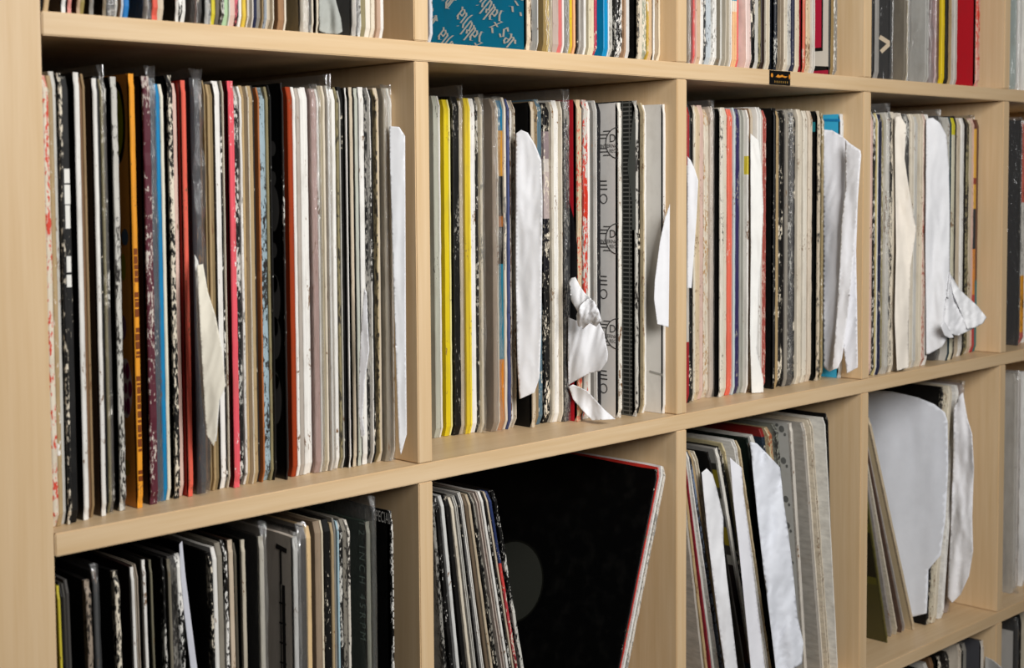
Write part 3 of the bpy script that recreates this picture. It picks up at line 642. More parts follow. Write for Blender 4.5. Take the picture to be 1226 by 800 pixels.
# ------------------------------------------------------------------ lower row, first cubby
c = fill('lower', 0, 745, 66.3, [(66, 12), (120, 22), (300, 26), (420, 22), (473, 22)], [
 (73.5, 'd4c440', D(a=70.5, fc='7a6a14', lk='yellow sleeve against the side panel', sn='yellow sleeve')), (76.5, 'bk', D(w=.3, wc='gw')), (80, '45423c', D(lk='charcoal sleeve')), (84.5, 'dg', D()),
 (110.5, 'a29281', D(a=104.5, fc='0c0b0b', w=.8, wc='dk', lk='black sleeve with torn brown edge', sn='torn-edge black sleeve')),
 (118.5, '4a4a4a', D(a=113, fc='1c1c1d', plastic=(.005, .002, .001), lk='near-black sleeve in clear plastic')),
 (145, 'bk', D(a=139.5, fc='0b0a0a', w=1, wc='cr', lk='black sleeve with patchy white edge', sn='patchy-edged black sleeve')),
 (163, 'wh', D(a=159.5, fc='2a1c1a', lk='dark brown sleeve with white edge', sn='white-edged brown sleeve')), (167.5, 'a89c8c', D(open='gy', lk='stone grey open-edged sleeve')),
 (177, 'wh', D(a=173.5, fc='bk')), (184.5, '77725e', D(a=182, fc='221c18', lk='dark brown sleeve with olive edge')), (199.5, 'bk', D(a=197, fc='bk', w=.7, wc='gw')),
 (207, '7e7767', D(a=203.5, fc='bk', lk='black sleeve with khaki edge', sn='khaki-edged black sleeve')), (214, 'dg', D(w=.8, wc='gy')), (221.5, 'bk', D(w=1, wc='wh', lk='black sleeve with white marks', k='lean')),
 (257, 'bk', D(a=254, fc='0b0a0a', w=1, wc='cr', lk='broad black sleeve with cream flecks', sn='broad black sleeve')), (262, 'wh', D(w=.2)), (268.5, '8f887a', D(w=.2, lk='drab grey sleeve')), (274.5, 'bk', D(w=.9, wc='wh')),
 (281.5, 'd2c0a8', D(a=276.3, fc='3a2a22', lk='brown sleeve with cream edge', sn='cream-edged brown sleeve')), (285.5, '5a5448', D(lk='drab olive sleeve')), (296, 'c6bca8', D(a=291.7, fc='bk', lk='black sleeve with stone edge')),
 (318, 'd8d2c4', D(a=312.5, fc='2b2622', plastic=(.012, .003, .0012), lk='dark sleeve in tall clear plastic', sn='tall plastic sleeve')),
 (358, 'efeeea', D(a=353, fc='ecdfd0', k='bars', plastic=(.004, .004, .0016), lk='taupe sleeve with black bar print', sn='taupe bar-print sleeve')),
 (368, '4a4540', D(w=.3, wc='gy', plastic=(.003, .001, .0006), lk='charcoal sleeve in clear plastic')), (374, 'dfbf8e', D(lk='honey tan sleeve', sn='honey tan sleeve')), (388.5, 'dccfb6', D(a=385, fc='9a8670', lk='tan sleeve with cream edge')),
 (397, 'bk', D(w=.4)), (401.5, 'b09a76', D(lk='sandy brown sleeve')), (403.5, 'gy', D()), (407.5, 'lb', D()), (411.5, 'bk', D(w=.9, wc='gw')), (416.5, '8a8478', D(w=.8, wc='bk', lk='torn grey sleeve')),
 (420.6, 'e4ddd0', D(w=.7, wc='2a2623', lk='white sleeve with black-ticked edge', sn='black-ticked sleeve')),
 (445, '9a9a8c', D(a=440.5, fc='1c3328', fr=.35, k='inch', plastic=(.022, .007, .0005), dh=-.004, lk='dark green sleeve with vertical lettering', sn='dark green sleeve')),
 (472, 'bk', D(a=470, fc='0d0c0c', k='special', f=14, w=.7, wc='wh', txt=(.02, .29, 'd8d4cc', .7), lk='black sleeve lettered in white capitals'))], tilt=[(66, -.9), (250, -.9), (330, 0), (480, 0)])
r = c['lean']
sheet(r, [(214.5, 652), (218, 648), (222, 690), (229, 745), (236, 800), (238, 830), (231, 830), (227, 790), (220, 730), (216, 690)], .012, .008, .001, 'cfd0d8', 'white paper inner sleeve leaning out')
r = c['inch']
u, v = uv_of(r, 432.5, 606); V_ = text_flat('1 2   I N C H   4 5 R P M', .0105); print_text(r, '1 2   I N C H   4 5 R P M', .0105, u - .003, v - .012, '7f8d84', rot=-math.pi / 2, sx=.1 / max(p[0] for p in V_[0]), label='faint vertical lettering')
r = c['special']
u, v = uv_of(r, 468.3, 628); V_ = text_flat('SPECIAL', .0135); wd = max(p[0] for p in V_[0]); print_text(r, 'SPECIAL', .0135, u - wd * .46, v, 'd6d3cc', sx=.46, label='white capitals')
r = c['bars']
u, v = uv_of(r, 336, 655)
print_poly(r, 'printed_bars', [bar((u - .006, v), (u + .008, v - .002), .004), bar((u, v), (u, v - .03), .0025), bar((u + .003, v - .03), (u + .003, v - .11), .004), bar((u - .001, v - .028), (u - .001, v - .105), .0015)] + [bar((u - .003, v - .045 - q * .016), (u + .006, v - .045 - q * .016), .0013) for q in range(4)], '231f1e', 'black bar print')

# ------------------------------------------------------------------ lower row, second cubby (two groups leaning apart)
c = fill('lower', 1, 690, 521.2, [(521, 30), (610, 30), (700, 26), (760, 26)], [
 (527, '97948c', D(w=.9, wc='bk', lk='grey sleeve with black flecks')), (534, 'bk', D(w=.4, wc='wh')), (540, 'dcdcd8', D(w=.2, lk='clean white sleeve', sn='clean white sleeve')), (547.5, 'bk', D()), (552.5, 'cr', D()), (558, 'gw', D(open='bg')), (560.7, 'bk', D(w=.3)),
 (566, 'wh', D(open='gw')), (571, '6f5f4c', D(lk='dull brown sleeve', sn='dull brown sleeve')), (575.5, 'c8b79c', D(lk='sandy sleeve', sn='sandy sleeve')), (578, 'bk', D(w=.5)), (581, '9d988c', D(w=.9, wc='bk', lk='stone sleeve with black flecks')), (588.5, 'c9bcb0', D(open='ppk', lk='pinkish open-edged sleeve', sn='pinkish sleeve')), (592.5, 'wh', D()), (595.7, 'bk', D(w=.6, wc='gw')), (598.5, 'bg', D()),
 (603, '3a4a78', D(bands=[(0, 'a8c4c8'), (.28, '7aa6b0'), (.40, '8a2a30'), (.46, 'c4444a'), (.66, 'd84a44'), (.74, '2c3a66')], w=.5, wc='cr', lk='blue, red and teal banded sleeve', sn='banded sleeve')),
 (610, 'bk', D(w=.9, wc='gw', a=604.5, fc='bk', lk='black sleeve ending the left-leaning group', sn='last leaning black sleeve')),
 (765.5, 'bk', D(a=763, fc='070707', th=18.3, f=9, fr=.28, dh=.001, tmax=.0022, k='blackdisc', lk='glossy black sleeve with round centre label', sn='glossy black sleeve')),
 (767.5, 'c8342a', D(th=18.3, f=11, dh=.002, lk='red-edged sleeve behind the glossy black one', sn='red-edged sleeve')), (772, 'e8e6e0', D(th=18.3, f=9, open=1, dh=.003, lk='white open-edged sleeve leaning right', sn='white leaning sleeve')), (776, 'd8d0c4', D(th=18.3, f=10, w=.8, wc='gy', dh=.001, lk='worn cream sleeve leaning outermost right'))],
 tilt=[(521, -4), (534, -6.1), (588, -11), (612, -12)], thin=.6)
r = c['blackdisc']
u, v = uv_of(r, 648, 706); u -= .042
Vd = ell(u, v, .042, .042, 60); print_poly(r, 'disc_label', [Vd], '33342e', 'dark grey round centre label', .0003)
print_poly(r, 'disc_label', ring(u, v, .0432, .0014, 60), '15150f', 'dark rim of the round label', .0003)

# ------------------------------------------------------------------ lower row, third cubby (leaning left)
c = fill('lower', 2, 640, 822.6, [(822, 30), (900, 26), (992, 26)], [
 (825.5, 'b8b0a4', D(w=.3, lk='stone grey sleeve')), (828.8, 'tn', D(w=.3)), (831, '962c38', D(lk='thin crimson sleeve', sn='crimson sleeve')), (834.5, 'gw', D()), (838, 'wh', D()), (842, '7c8aa0', D(w=.9, wc='dk', lk='grey blue flecked sleeve', sn='grey blue sleeve')), (844.6, 'tn', D()), (851, 'cr', D(open='cr', k='q1')),
 (866, '1a1816', D(a=864, fc='bk', lk='black sleeve behind bulging white paper')),
 (877.5, 'e6e2d8', D(a=873.5, fc='2c231f', fb=[(0, '6a5a3a'), (.03, '28364a'), (.16, '5a3a2a'), (.30, '241c1a'), (.52, '8f8a80'), (.555, '3a3630'), (.59, '8c7a22'), (.66, '4a4846'), (.70, '8f8d84'), (.76, '3c3a34'), (.80, '8c7c24'), (.86, '32302c'), (.885, '8f8c86')], lk='grey and gold picture sleeve', sn='gold picture sleeve')),
 (881, 'bk', D(w=.4)), (885, 'd2c498', D(lk='straw cream sleeve')), (898, 'wh', D(open=1, k='q2')), (901.2, 'd2c09c', D(w=.4, lk='sandy sleeve with scuffed edge', sn='sandy sleeve')), (912, '15201a', D(a=909, fc='101a14', w=.2, k='q3', lk='dark green black sleeve', sn='dark green sleeve')),
 (917, 'gw', D(th=-11, lk='grey sleeve behind blue-white paper')), (927, 'dk', D(th=-9.5, f=34, bands=[(0, '2a2826'), (.84, '24303c'), (.93, '8a2420')], lk='dark sleeve with red top corner', sn='red-corner sleeve')), (934, 'c8b890', D(th=-8.5, w=.9, wc='a05a3a', f=34, lk='yellowish flecked sleeve')), (941, '8f9084', D(th=-7.5, w=.9, wc='dk', f=32, lk='grey green flecked sleeve')),
 (957, 'ddd6ca', D(a=953.5, fc='b9b7b0', th=-6.5, f=28, k='spots', lk='pale grey sleeve with spotted print', sn='spotted grey sleeve')), (974.5, 'ece2d0', D(a=969.8, fc='b0aaa0', th=-8, f=22, lk='grey sleeve with wide cream edge', sn='wide cream-edged sleeve')),
 (983, 'e4d8c2', D(th=-8, w=.3, open='dk', lk='cream sleeve gaping open', k='gap')), (991.5, 'ece9e0', D(th=-6, f=17, lk='white sleeve over black end sleeve', k='endw')), (993.5, 'bk', D(th=-3, f=24, lk='black end sleeve by the divider'))],  # gaping sleeve: near-black inner sheet paints the shade between its boards
 tilt=[(822, -9), (830, -11), (847, -15), (878, -15.3), (912, -12.5)], thin=.75)
sheet(c['q1'], [(840, 566), (846, 561), (853, 568), (858, 585), (866, 620), (866, 650), (870, 690), (876, 740), (883, 800), (886, 830), (872, 830), (862, 760), (853, 690), (846, 630)], .020, .006, .004, 'e8e8ea', 'white paper inner sleeve bulging out', sc=18)
sheet(c['q2'], [(874, 548), (877, 551), (888, 560), (890, 590), (897, 640), (906, 720), (916, 800), (918, 830), (902, 830), (893, 740), (885, 660), (878, 600)], .014, .004, .002, 'ebebf0', 'white paper inner sleeve slipping out', sc=20)
sheet(c['q3'], [(898, 529), (906, 531), (920, 545), (934, 560), (938, 600), (944, 640), (950, 690), (955, 740), (962, 770), (960, 795), (948, 802), (945, 830), (932, 830), (924, 760), (915, 690), (907, 620), (901, 560)], .018, -.006, .006, 'e4e7ee', 'large bluish white paper inner sleeve', sc=15, fold=.5)
r = c['spots']
for px, py in ((938, 514), (941, 552), (943, 598), (947, 630), (950, 668), (953, 705)):
    u, v = uv_of(r, px, py); u = -.012; print_poly(r, 'printed_spot', [ell(u, v, .0035, .004, 14), ell(u - .006, v + .004, .002, .002, 10), ell(u + .004, v - .006, .0015, .002, 10)], '6a6a66', 'dark printed spot')

# ------------------------------------------------------------------ lower row, fourth cubby
c = fill('lower', 3, 720, 1038.6, [(1038, 44), (1090, 42), (1140, 40)], [
 (1057, '6a6438', D(a=1055.5, fc='3a3620', th=-15.3, tmax=.002, lk='dark olive sleeve leaning at the left', sn='dark olive sleeve', fb=[(0, '4a4424'), (.24, '55501f'), (.27, '2a2618'), (.46, '5c5622'), (.50, '2c2818')])), (1063, 'a29a92', D(th=-17, tmax=.003, lk='grey leaning sleeve')), (1069, 'd6ccb8', D(th=-18.5, tmax=.0035, open='bg', lk='cream leaning sleeve')), (1072.5, '6a5448', D(th=-20, tmax=.002, lk='brown leaning sleeve')), (1077, 'b8b0a8', D(th=-21, tmax=.003, lk='stone leaning sleeve')),
 (1089, 'd2c0a2', D(a=1084, fc='c8b694', th=-22, tmax=.004, k='brownp', lk='tan leaning sleeve with crumpled corner', sn='crumpled tan sleeve')),
 (1113, '1a1816', D(a=1111, fc='0e0d0d', th=6.8, f=37, tmax=.003, k='bigw', w=.7, wc='cr', lk='black sleeve with big white inner sleeve', sn='black sleeve')),
 (1118, 'd8cfb8', D(th=6.8, f=34, w=.6, wc='br', open='cr', lk='open ragged cream sleeve', sn='ragged cream sleeve')), (1123, 'e6dcc6', D(th=6.8, f=34, lk='light cream sleeve')), (1131, 'eeece6', D(th=6.8, f=36, k='crump', open=1, lk='white sleeve with crumpled paper', sn='crumpled white sleeve')), (1137, 'c8b8b0', D(th=6.8, f=44, plastic=(.004, .001, .0005), lk='pinkish grey sleeve in clear plastic'))], tilt=[(1000, 0), (1200, 0)])
sheet(c['bigw'], [(1010, 474), (1022, 469), (1040, 467), (1070, 469), (1100, 476), (1120, 484), (1133, 494), (1136.5, 505), (1137, 560), (1134, 620), (1128, 665), (1113, 682), (1111, 734), (1092, 739), (1060, 745), (1020, 750)], 0, 0, .003, 'eceff6', 'big white paper inner sleeve facing out', sc=40, face=.003)
sheet(c['crump'], [(1142, 490), (1148, 474), (1153, 470), (1158, 500), (1164, 520), (1166, 560), (1164, 620), (1165, 660), (1160, 690), (1150, 712), (1140, 722), (1134, 715), (1138, 640), (1141, 560)], .036, -.002, .0026, 'f4f3f5', 'crumpled white paper inner sleeve', sc=9, fold=.3)
sheet(c['brownp'], [(1070, 670), (1074, 690), (1081, 708), (1087, 728), (1089, 745), (1085, 750), (1079, 735), (1074, 728), (1071, 705)], .060, .050, .004, 'd8c4a4', 'crumpled tan paper corner', sc=10, fold=.6)

# ------------------------------------------------------------------ lower row, fifth cubby
c = fill('lower', 4, 600, 1205.8, [(1205, 30), (1240, 30)], [
 (1217, 'd8d2c8', D(a=1209, fc='c8c2b8', f=24, plastic=(.004, .004, .0022), lk='pale sleeve in torn crinkled plastic')), (1220.5, 'e0d8d0', D(lk='pale pink-white sleeve')), (1229, 'eceae6', D(lk='white sleeve cut by the frame'))])

# ------------------------------------------------------------------ bottom row, fourth and fifth cubbies
c = fill('bottom', 3, 790, 1095, [(1090, 22), (1180, 22)], [
 (1104, 'bk', D(a=1102, fc='bk', w=.7)), (1112, 'gw', D(w=.5, wc='bk')), (1118, 'br', D(w=.4)), (1127, 'bk', D(a=1125, fc='bk', w=.8, wc='cr', lk='black sleeve with flecked cream edge')), (1137, 'dk', D(w=.5)), (1151, 'd8ccba', D(w=.2, tmax=.012, lk='broad cream sleeve', sn='broad cream sleeve')), (1153.5, 'bk', D()), (1157, 'gy', D()),
 (1178, 'd8d0c4', D(a=1175.5, fc='48484c', f=14, lk='dark grey sleeve with cream edge', k='cream_e'))])
sheet(c['cream_e'], [(1179, 786), (1188, 790), (1199, 799), (1202, 830), (1179, 830)], .012, -.022, .002, 'e0dfdc', 'white paper inner sleeve slipping out')
c = fill('bottom', 4, 790, 1203, [(1203, 30), (1240, 30)], [
 (1218, '1a1816', D(a=1215.5, fc='0e0e10', fb=[(0, '0e0e10'), (.72, 'c8c4be'), (.93, '0e0e10')], plastic=(.004, .002, .0005), f=18, lk='black sleeve with white panel')), (1222.5, 'bk', D()), (1229, 'd8ccb4', D(lk='cream sleeve at the right end'))])

# ------------------------------------------------------------------ top row, first cubby
c = fill('top', 0, 8, 48.6, [(48, 8), (120, 10), (460, 14)], [
 (52.5, 'bk', D()), (60, 'd0b48a', D(lk='honey tan sleeve')), (79.5, 'wh', D(a=74.8, fc='4a3c34', lk='dark brown sleeve with white edge', sn='white-edged brown sleeve')), (86.5, 'e09488', D(a=82, fc='8a2a2c', lk='wine red sleeve with pink edge', sn='pink-edged sleeve')), (97, 'c0a284', D(a=93, fc='54382e', lk='brown sleeve with tan edge')), (102, 'og', D()),  # first black sleeve stands in for the shaded gap by the side panel
 (113, 'gy', D(a=108, fc='3c3129', lk='dark brown sleeve with grey edge')), (128, '8a7c66', D(a=124, fc='38322c', lk='near-black sleeve with drab edge')), (138, 'dg', D(plastic=(.004, .001, .0008))), (141.5, 'gw', D()), (145.5, 'br', D()), (155, '2a7cc0', D(a=149.5, fc='c0c8d0', lk='bright blue sleeve', sn='bright blue sleeve')),
 (178, '6a5e50', D(a=172, fc='34302a', plastic=(.004, .003, .0012), lk='dark sleeve in crinkled plastic', sn='dark crinkled sleeve')), (189.5, 'e4604e', D(a=183, fc='7a1c28', w=.3, wc='pk', lk='bright red sleeve', sn='bright red sleeve')), (196.5, 'bg', D()), (214.5, 'e4e0d8', D(a=211, fc='1a1918', lk='broad black sleeve with white edge', sn='broad black sleeve')), (219, 'bk', D(w=.8, wc='wh')), (222.5, 'wh', D()),
 (236, '6a4a3c', D(a=234, fc='4a362e', plastic=(.004, .001, .001), lk='brown sleeve in clear plastic')), (242, 'dg', D()), (250.5, 'c4c4c0', D(a=246, fc='6c6c6c', plastic=(.004, .002, .0014), lk='grey sleeve in clear plastic')), (253.5, 'dk', D()), (258, 'd2c234', D(lk='yellow sleeve', sn='yellow sleeve')), (263, '6c655a', D(lk='drab grey sleeve')), (269, 'dg', D(w=.8, wc='gw')),
 (273, 'b4d2a8', D(lk='pale green sleeve', sn='pale green sleeve')), (275.6, 'wh', D()), (281.5, 'pk', D()), (286, 'bk', D(w=.9, wc='c8606a', lk='black sleeve with pink marks')), (289.5, 'wh', D(w=.2)), (294.8, 'eccb48', D(lk='golden yellow sleeve', sn='golden yellow sleeve')), (304, 'e2dace', D(open='gw', lk='ivory open-edged sleeve')), (308, 'nv', D()), (312, 'gy', D(w=.4)), (315.5, 'tn', D()), (320, '98a0a8', D(w=.6, wc='dk', lk='grey blue sleeve')),
 (328.5, 'cr', D(open='bg')), (343, 'ebe0cc', D(a=339.5, fc='a07a58', lk='light brown sleeve with cream edge', sn='light brown sleeve')), (370, 'd0c6b6', D(a=360, fc='a08a5a', plastic=(.004, .003, .001), lk='tan sleeve in clear plastic', sn='plastic-wrapped tan sleeve')), (375.5, 'cr', D(a=373.5, fc='bk')), (382, 'e4d8c2', D(a=379.5, fc='5a4030', lk='brown sleeve with light cream edge')),
 (427, 'ddd6cc', D(a=422, fc='6c6c68', k='milky', plastic=(.004, .004, .0022), lk='grey sleeve under milky crinkled plastic', sn='milky plastic sleeve')), (432.5, 'e4e4e0', D(a=430, fc='bk', w=.6, wc='dk', lk='black sleeve with pale worn edge')), (438, 'kh', D()), (443.5, 'ece4d4', D(lk='ivory sleeve')), (449, 'cr', D(w=.2)), (456, 'c8a890', D(lk='pinkish tan sleeve', sn='pinkish tan sleeve')), (459.5, 'wh', D(w=.15))])
sheet(c['milky'], [(382, -20), (398, -20), (403, 5), (408, 22), (410, 38), (404, 41), (390, 40), (382, 37)], .012, .004, .003, 'a9aba4', 'crumpled milky plastic bunched at the front', name='plastic_cover', sc=9, fold=.8)

# ------------------------------------------------------------------ top row, second cubby
c = fill('top', 1, 30, 515, [(515, 12), (640, 14), (792, 20)], [
 (518.5, 'd0d0d4', D(w=.4, wc='gy', f=18, lk='grey white sleeve with scuffed edge')),
 (636, 'ead6b8', D(a=631.5, fc='0a8db6', k='blue', f=4, fr=.6, w=.5, tmax=.0045, lk='blue sleeve with repeated blackletter name', sn='blue lettered sleeve')),
 (640, '9a9084', D(w=.8, wc='dk', f=20, lk='grey sleeve with torn edge', sn='torn grey sleeve')), (644.5, 'ece8e0', D()), (658, 'd0b258', D(a=654, fc='b89a58', plastic=(.004, .003, .001), lk='old gold sleeve in clear plastic', sn='old gold sleeve')), (662, 'bg', D(w=.2)), (669, 'c0aca0', D(w=.4, lk='greyish pink sleeve')), (673, 'd8706c', D(lk='faded rose sleeve', sn='faded rose sleeve')), (675.8, 'wh', D()), (680.5, '7a756c', D(plastic=(.004, .002, .001), lk='grey sleeve in clear plastic')),
 (682, 'gw', D()), (685.3, 'e0c024', D(lk='bright yellow sleeve', sn='yellow sleeve')), (689.5, 'eab080', D(lk='peach sleeve')), (692.3, 'bk', D()), (700, 'c0bab2', D(w=.2, open='gw', lk='light grey open-edged sleeve')), (702, 'wh', D()), (711.5, 'e0d4b4', D(tmax=.01, lk='broad yellowish cream sleeve', sn='broad cream sleeve')), (715, 'b8304a', D(w=.9, wc='cr', lk='crimson sleeve with flecked edge', sn='crimson sleeve')),
 (729.5, 'e8e8e8', D(a=727, fc='0d8fc4', lk='vivid blue sleeve with white edge', sn='vivid blue sleeve')), (733.5, 'gw', D(w=.7, wc='gy')), (738, 'bk', D(w=.5, wc='gw')), (745, 'bk', D(w=1, wc='wh', lk='black sleeve with heavily flecked edge')), (750, 'b08c6c', D(lk='light brown sleeve')), (753.8, 'dcdce0', D(bands=[(0, 'e0ddd8'), (.3, '4a5a80'), (.5, 'dcdce0')], lk='white sleeve with blue patch')),
 (766, 'e0d0b4', D(a=764.5, fc='bk', w=.8, wc='dk', lk='black sleeve with torn cream edge', sn='torn-edge black sleeve')), (769.5, 'cr', D()), (774, '9aa08c', D(w=.8, wc='cr', lk='grey green flecked sleeve')), (777, 'gold', D(w=.4, wc='cr')), (781, 'd8b890', D(lk='biscuit tan sleeve')), (784, 'wh', D(a=782.4, fc='br')), (789, 'a89880', D(w=.5, lk='drab scuffed sleeve')), (792, 'e6d8bc', D(lk='ivory sleeve'))])
r = c['blue']
# blackletter strokes: each letter is a list of broad-pen strokes in a unit box
def blk(strokes): return strokes
LET = {'Z': [((.0, .78), (.25, .95)), ((.25, .95), (.55, .82)), ((.55, .82), (.78, .95)), ((.74, .92), (.18, .1)), ((.18, .1), (.45, .2)), ((.45, .2), (.75, .02)), ((.75, .02), (.86, -.22)), ((.86, -.22), (.66, -.34)), ((.25, .5), (.68, .5))],
 'a': [((.05, .55), (.25, .66)), ((.25, .66), (.45, .52)), ((.45, .58), (.45, .08)), ((.1, .32), (.1, .06)), ((.1, .32), (.42, .36)), ((.1, .06), (.28, -.02)), ((.28, -.02), (.45, .1)), ((.45, .08), (.58, .0))],
 'k': [((.1, 1.0), (.1, .04)), ((.1, .04), (.22, -.02)), ((.1, .5), (.32, .64)), ((.32, .64), (.45, .5)), ((.45, .5), (.15, .38)), ((.3, .4), (.44, .05)), ((.44, .05), (.56, .0))],
 'h': [((.1, 1.0), (.1, .0)), ((.1, .5), (.32, .66)), ((.32, .66), (.46, .52)), ((.46, .52), (.46, .05)), ((.46, .05), (.36, -.25))],
 'i': [((.05, .58), (.15, .66)), ((.15, .6), (.15, .06)), ((.15, .06), (.28, -.02)), ((.13, .84), (.2, .92))],
 'D': [((.0, .8), (.3, .95)), ((.3, .95), (.62, .75)), ((.62, .75), (.68, .3)), ((.68, .3), (.4, .02)), ((.4, .02), (.05, .15)), ((.22, .85), (.22, .12)), ((.38, .8), (.38, .1))],
 's': [((.45, .6), (.25, .66)), ((.25, .66), (.08, .5)), ((.08, .5), (.42, .24)), ((.42, .24), (.28, .0)), ((.28, .0), (.05, .08))],
 'q': [((.42, .62), (.2, .62)), ((.2, .62), (.08, .45)), ((.08, .45), (.08, .1)), ((.08, .1), (.25, .0)), ((.25, .0), (.42, .12)), ((.42, .62), (.42, -.35))],
 'u': [((.08, .64), (.08, .1)), ((.08, .1), (.25, .0)), ((.25, .0), (.42, .14)), ((.42, .64), (.42, .04)), ((.42, .04), (.54, .0))],
 'e': [((.08, .3), (.42, .42)), ((.42, .42), (.4, .58)), ((.4, .58), (.22, .66)), ((.22, .66), (.08, .48)), ((.08, .48), (.08, .12)), ((.08, .12), (.25, .0)), ((.25, .0), (.44, .1))], ' ': []}
ADV = {'Z': .95, 'D': .82, 'i': .34, ' ': .4}
def pen(p, q, w, th):
    d = Vector((math.cos(th), math.sin(th))) * w / 2; p, q = Vector(p), Vector(q); e = (q - p).normalized() * w * .18
    return [tuple(p - d - e), tuple(p + d - e), tuple(q + d + e), tuple(q - d + e)]
def black_word(txt, u, v, size, rot):
    out = []; x = 0; c_, s_ = math.cos(rot), math.sin(rot)
    for ch in txt:
        for p, q in LET[ch]:
            for P in (pen(p, q, .175, .6),):
                P = [((a + x) * size, b * size * 1.4) for a, b in P]
                P = [(u + a * c_ - b * s_, v + a * s_ + b * c_) for a, b in P]
                if all(-.27 < a < -.004 and .004 < b < .30 for a, b in P): out.append(P)
        x += ADV.get(ch, .6)
    return out, x * size
polys = []
# the name runs from lower right to upper left on this upside-down sleeve
zx, zy = uv_of(r, 580, 52); ax, ay = uv_of(r, 559, 17); ROT = math.atan2(ay - zy, ax - zx); SZ = math.hypot(ax - zx, ay - zy) / 2.95
dir_ = Vector((math.cos(ROT), math.sin(ROT))); nor = Vector((-dir_.y, dir_.x))
o1 = Vector((zx, zy)); zx2, zy2 = uv_of(r, 604, 27); step = Vector((zx2, zy2)) - o1; WL = (3.6 + 4.4 + .9) * SZ
for kk in range(-5, 9):
    for mm in range(-3, 6):
        o = o1 + step * kk + dir_ * (mm * WL * 1.0)
        for txt, off in (('Zakhia', 0), ('Disques', -(4.35) * SZ)):
            q = o + dir_ * off; polys += black_word(txt, q.x, q.y, SZ, ROT)[0]
print_poly(r, 'printed_lettering', polys, 'e6e0d4', 'repeated grey blackletter name')

# ------------------------------------------------------------------ top row, third cubby
c = fill('top', 2, 50, 823.2, [(823, 14), (900, 14), (1002, 24)], [
 (828, '8f8272', D(plastic=(.004, .001, .001), lk='taupe sleeve in clear plastic')), (832, 'd8504c', D(w=.3, wc='pk', lk='coral red sleeve', sn='coral red sleeve')), (834.5, 'pk', D()), (839, 'd8b898', D(lk='biscuit tan sleeve')), (842.5, 'wh', D()), (845, 'bk', D(w=.7, wc='gw')), (851, 'c4ccd0', D(w=.4, wc='dk', lk='bluish grey sleeve')), (858, 'wh', D(w=.6, wc='gy')), (862.5, '7c7464', D(lk='drab grey sleeve')), (864.7, 'gw', D()), (874, 'c8bfac', D(tmax=.01, open='bg', lk='stone open-edged sleeve')), (876.3, 'wh', D()),
 (882.5, 'f0bc88', D(bands=[(0, 'f0bc88'), (.18, 'ecdcc4'), (.215, '38a0b4'), (.26, 'ecdcc4')], lk='peach sleeve with teal patch', sn='peach sleeve')), (884.5, 'e0605c', D(lk='thin red sleeve')), (899, 'eed6cc', D(a=897.5, fc='ecd2c8', f=6, th=-1.5, lk='pale pink sleeve pulled out', sn='pulled-out pink sleeve')), (904, 'bk', D(w=.4)), (908, 'gw', D()), (911, 'kh', D(w=.7, wc='dk')), (915.5, '2c1c16', D(lk='dark brown sleeve')), (922, 'cr', D(open='cr')), (931, '20242c', D(a=928, fc='1c2028', w=.5, wc='gw', lk='navy black sleeve with scuffed edge')), (939, 'a4937c', D(open='dg', lk='dull tan open-edged sleeve')), (943, 'cr', D(w=.3)), (947, 'gw', D(w=.8, wc='nv')), (951.5, 'nv', D()), (957, 'e0d0b4', D(lk='ivory sleeve')),
 (964.5, 'd86a50', D(a=962, fc='9c1428', w=.2, wc='cr', lk='deep red sleeve', sn='deep red sleeve')), (970, 'dcc4a0', D(w=.5, lk='sandy sleeve with scuffed edge')), (976.2, 'dcd6cc', D(open='gw', lk='off-white open-edged sleeve')),
 (995, '1c1a18', D(a=993.3, fc='1a1817', f=9, k='frame', lk='sleeve with red, white and black frames', sn='red framed sleeve')), (998.5, '9a8054', D(lk='olive tan sleeve')), (1002.5, 'gy', D(w=.9, wc='wh'))])
r = c['frame']
u, v = uv_of(r, 992.8, 88)
print_poly(r, 'printed_frame', [[(-.0205, .012), (-.0015, .010), (-.0015, .30), (-.0205, .30)]], 'd8d0c2', 'white printed frame', .00015)
print_poly(r, 'printed_frame', [[(-.0205, .028), (-.0085, .028), (-.0085, .30), (-.0205, .30)]], '171513', 'black printed frame', .00025)
print_poly(r, 'printed_frame', [[(-.0205, .032), (-.0105, .032), (-.0105, .30), (-.0205, .30)]], 'b8203c', 'red printed panel', .00035)
print_poly(r, 'printed_frame', [[(-.0205, .0), (-.0015, .0), (-.0015, .006), (-.0205, .006)]], 'a8203a', 'red lower strip', .0002)

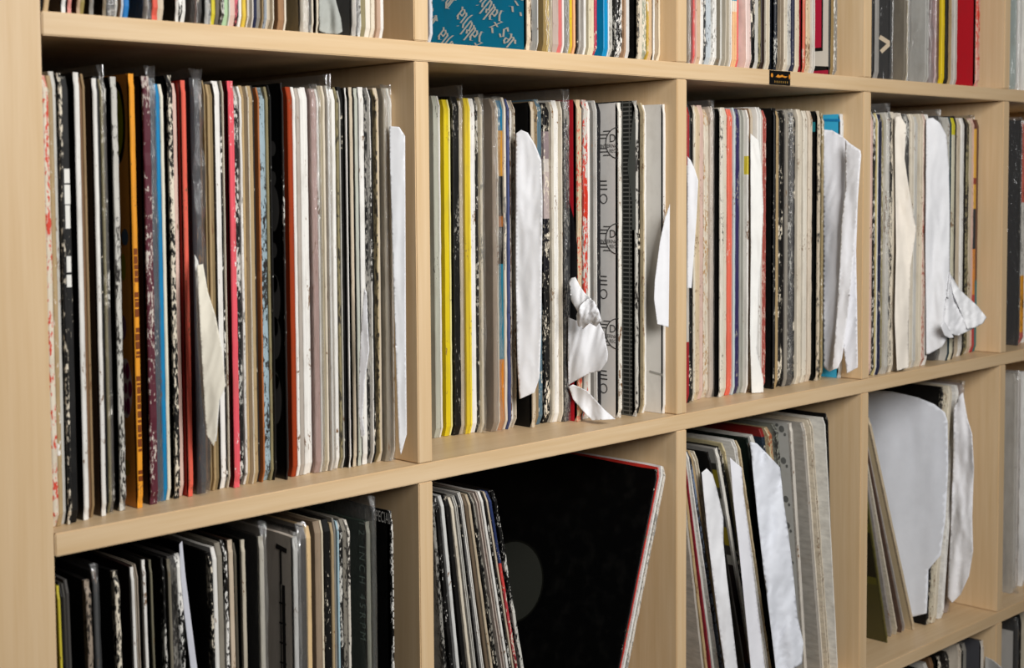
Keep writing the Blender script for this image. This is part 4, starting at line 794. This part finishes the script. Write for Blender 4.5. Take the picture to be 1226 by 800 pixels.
# ------------------------------------------------------------------ top row, fourth and fifth cubbies
c = fill('top', 3, 60, 1044.5, [(1044, 12), (1175, 20)], [
 (1047, 'bk', D()), (1052.5, '9a9690', D(lk='mid grey sleeve')), (1068, '2a2827', D(a=1066.5, fc='2a2827', k='chev', plastic=(.004, .002, .0006), f=10, lk='black sleeve with tan arrow print', sn='tan-arrow sleeve')), (1087, 'c0b294', D(sp=1084, fc='8a7e6a', plastic=(.004, .003, .0016), lk='brownish grey sleeve in crinkled plastic', sn='crinkled brownish sleeve')),
 (1112, 'c8c6c0', D(sp=1106, fc='c4c2bc', plastic=(.004, .005, .0032), w=.4, wc='dg', lk='silvery sleeve in heavily crinkled plastic', sn='silvery plastic sleeve')), (1121, 'ddb8b4', D(a=1118.5, fc='a88888', plastic=(.004, .002, .001), lk='pink sleeve in clear plastic')), (1124.5, 'br', D()), (1131, 'e8c81c', D(lk='yellow sleeve beside a black one', sn='yellow sleeve')), (1136, 'bk', D()), (1139, 'tn', D()), (1146, 'ccc4ba', D(lk='pale stone sleeve')),
 (1173, 'e8b8a4', D(a=1167, fc='b41c26', f=8, w=.6, wc='d84030', lk='wide red sleeve with pale edge', sn='wide red sleeve'))])
r = c['chev']
u, v = uv_of(r, 1066.5, 52); print_poly(r, 'printed_arrow', [bar((u - .0145, v + .009), (u - .001, v), .005), bar((u - .0125, v - .009), (u - .001, v), .005)], 'e0ccb0', 'tan arrow print')
c = fill('top', 4, 60, 1212, [(1212, 16), (1240, 16)], [
 (1219, 'dedad4', D(a=1215.5, fc='b8c4c0', plastic=(.004, .004, .002), lk='pale sleeve in clear plastic at the frame edge')), (1231, 'wh', D(lk='white sleeve at the right frame edge'))])

# ------------------------------------------------------------------ sticker on the shelf edge
p = onY(933.5, 95.5, 0)
st = link('sticker', None, loc=(p.x, 0, PIT - TH / 2)); tag(st, 'small black sticker with orange print on the upper shelf edge', 'sticker')
hw, hh = (onY(946, 96, 0).x - onY(921, 95, 0).x) / 2, TH * .47
link('backing', box_me('backing', (-hw, -.0004, -hh), (hw, -.0001, hh), plain('sticker_black', '0f0d0c', .3), .00005), st)
def flat(name, polys, hx, y, label=None):
    V = []; F = []
    for pl in polys: k = len(V); V += [(a, y, b) for a, b in pl]; F.append(list(range(k, len(V))))
    o = link(name, mesh(name, V, F, [plain('print_' + hx, hx, .5)]), st)
    if label: o['label'] = label
fl = [(-.42 * hw, .1 * hh), (-.2 * hw, .5 * hh), (-.05 * hw, .3 * hh), (.2 * hw, .48 * hh), (.35 * hw, .3 * hh), (.72 * hw, .28 * hh), (.5 * hw, .05 * hh), (.2 * hw, .16 * hh), (-.1 * hw, .02 * hh)]
flat('printed_flame', [fl, ell(-.78 * hw, .3 * hh, .1 * hw, .3 * hh, 12), ell(.9 * hw, .25 * hh, .07 * hw, .35 * hh, 12)], 'd88a2c', -.0006, 'orange flame print')
flat('printed_lettering', [bar((-.5 * hw + q * .2 * hw, -.72 * hh), (-.5 * hw + q * .2 * hw, -.42 * hh), .06 * hw) for q in range(7)], 'a8823c', -.0006, 'tiny gold lettering')
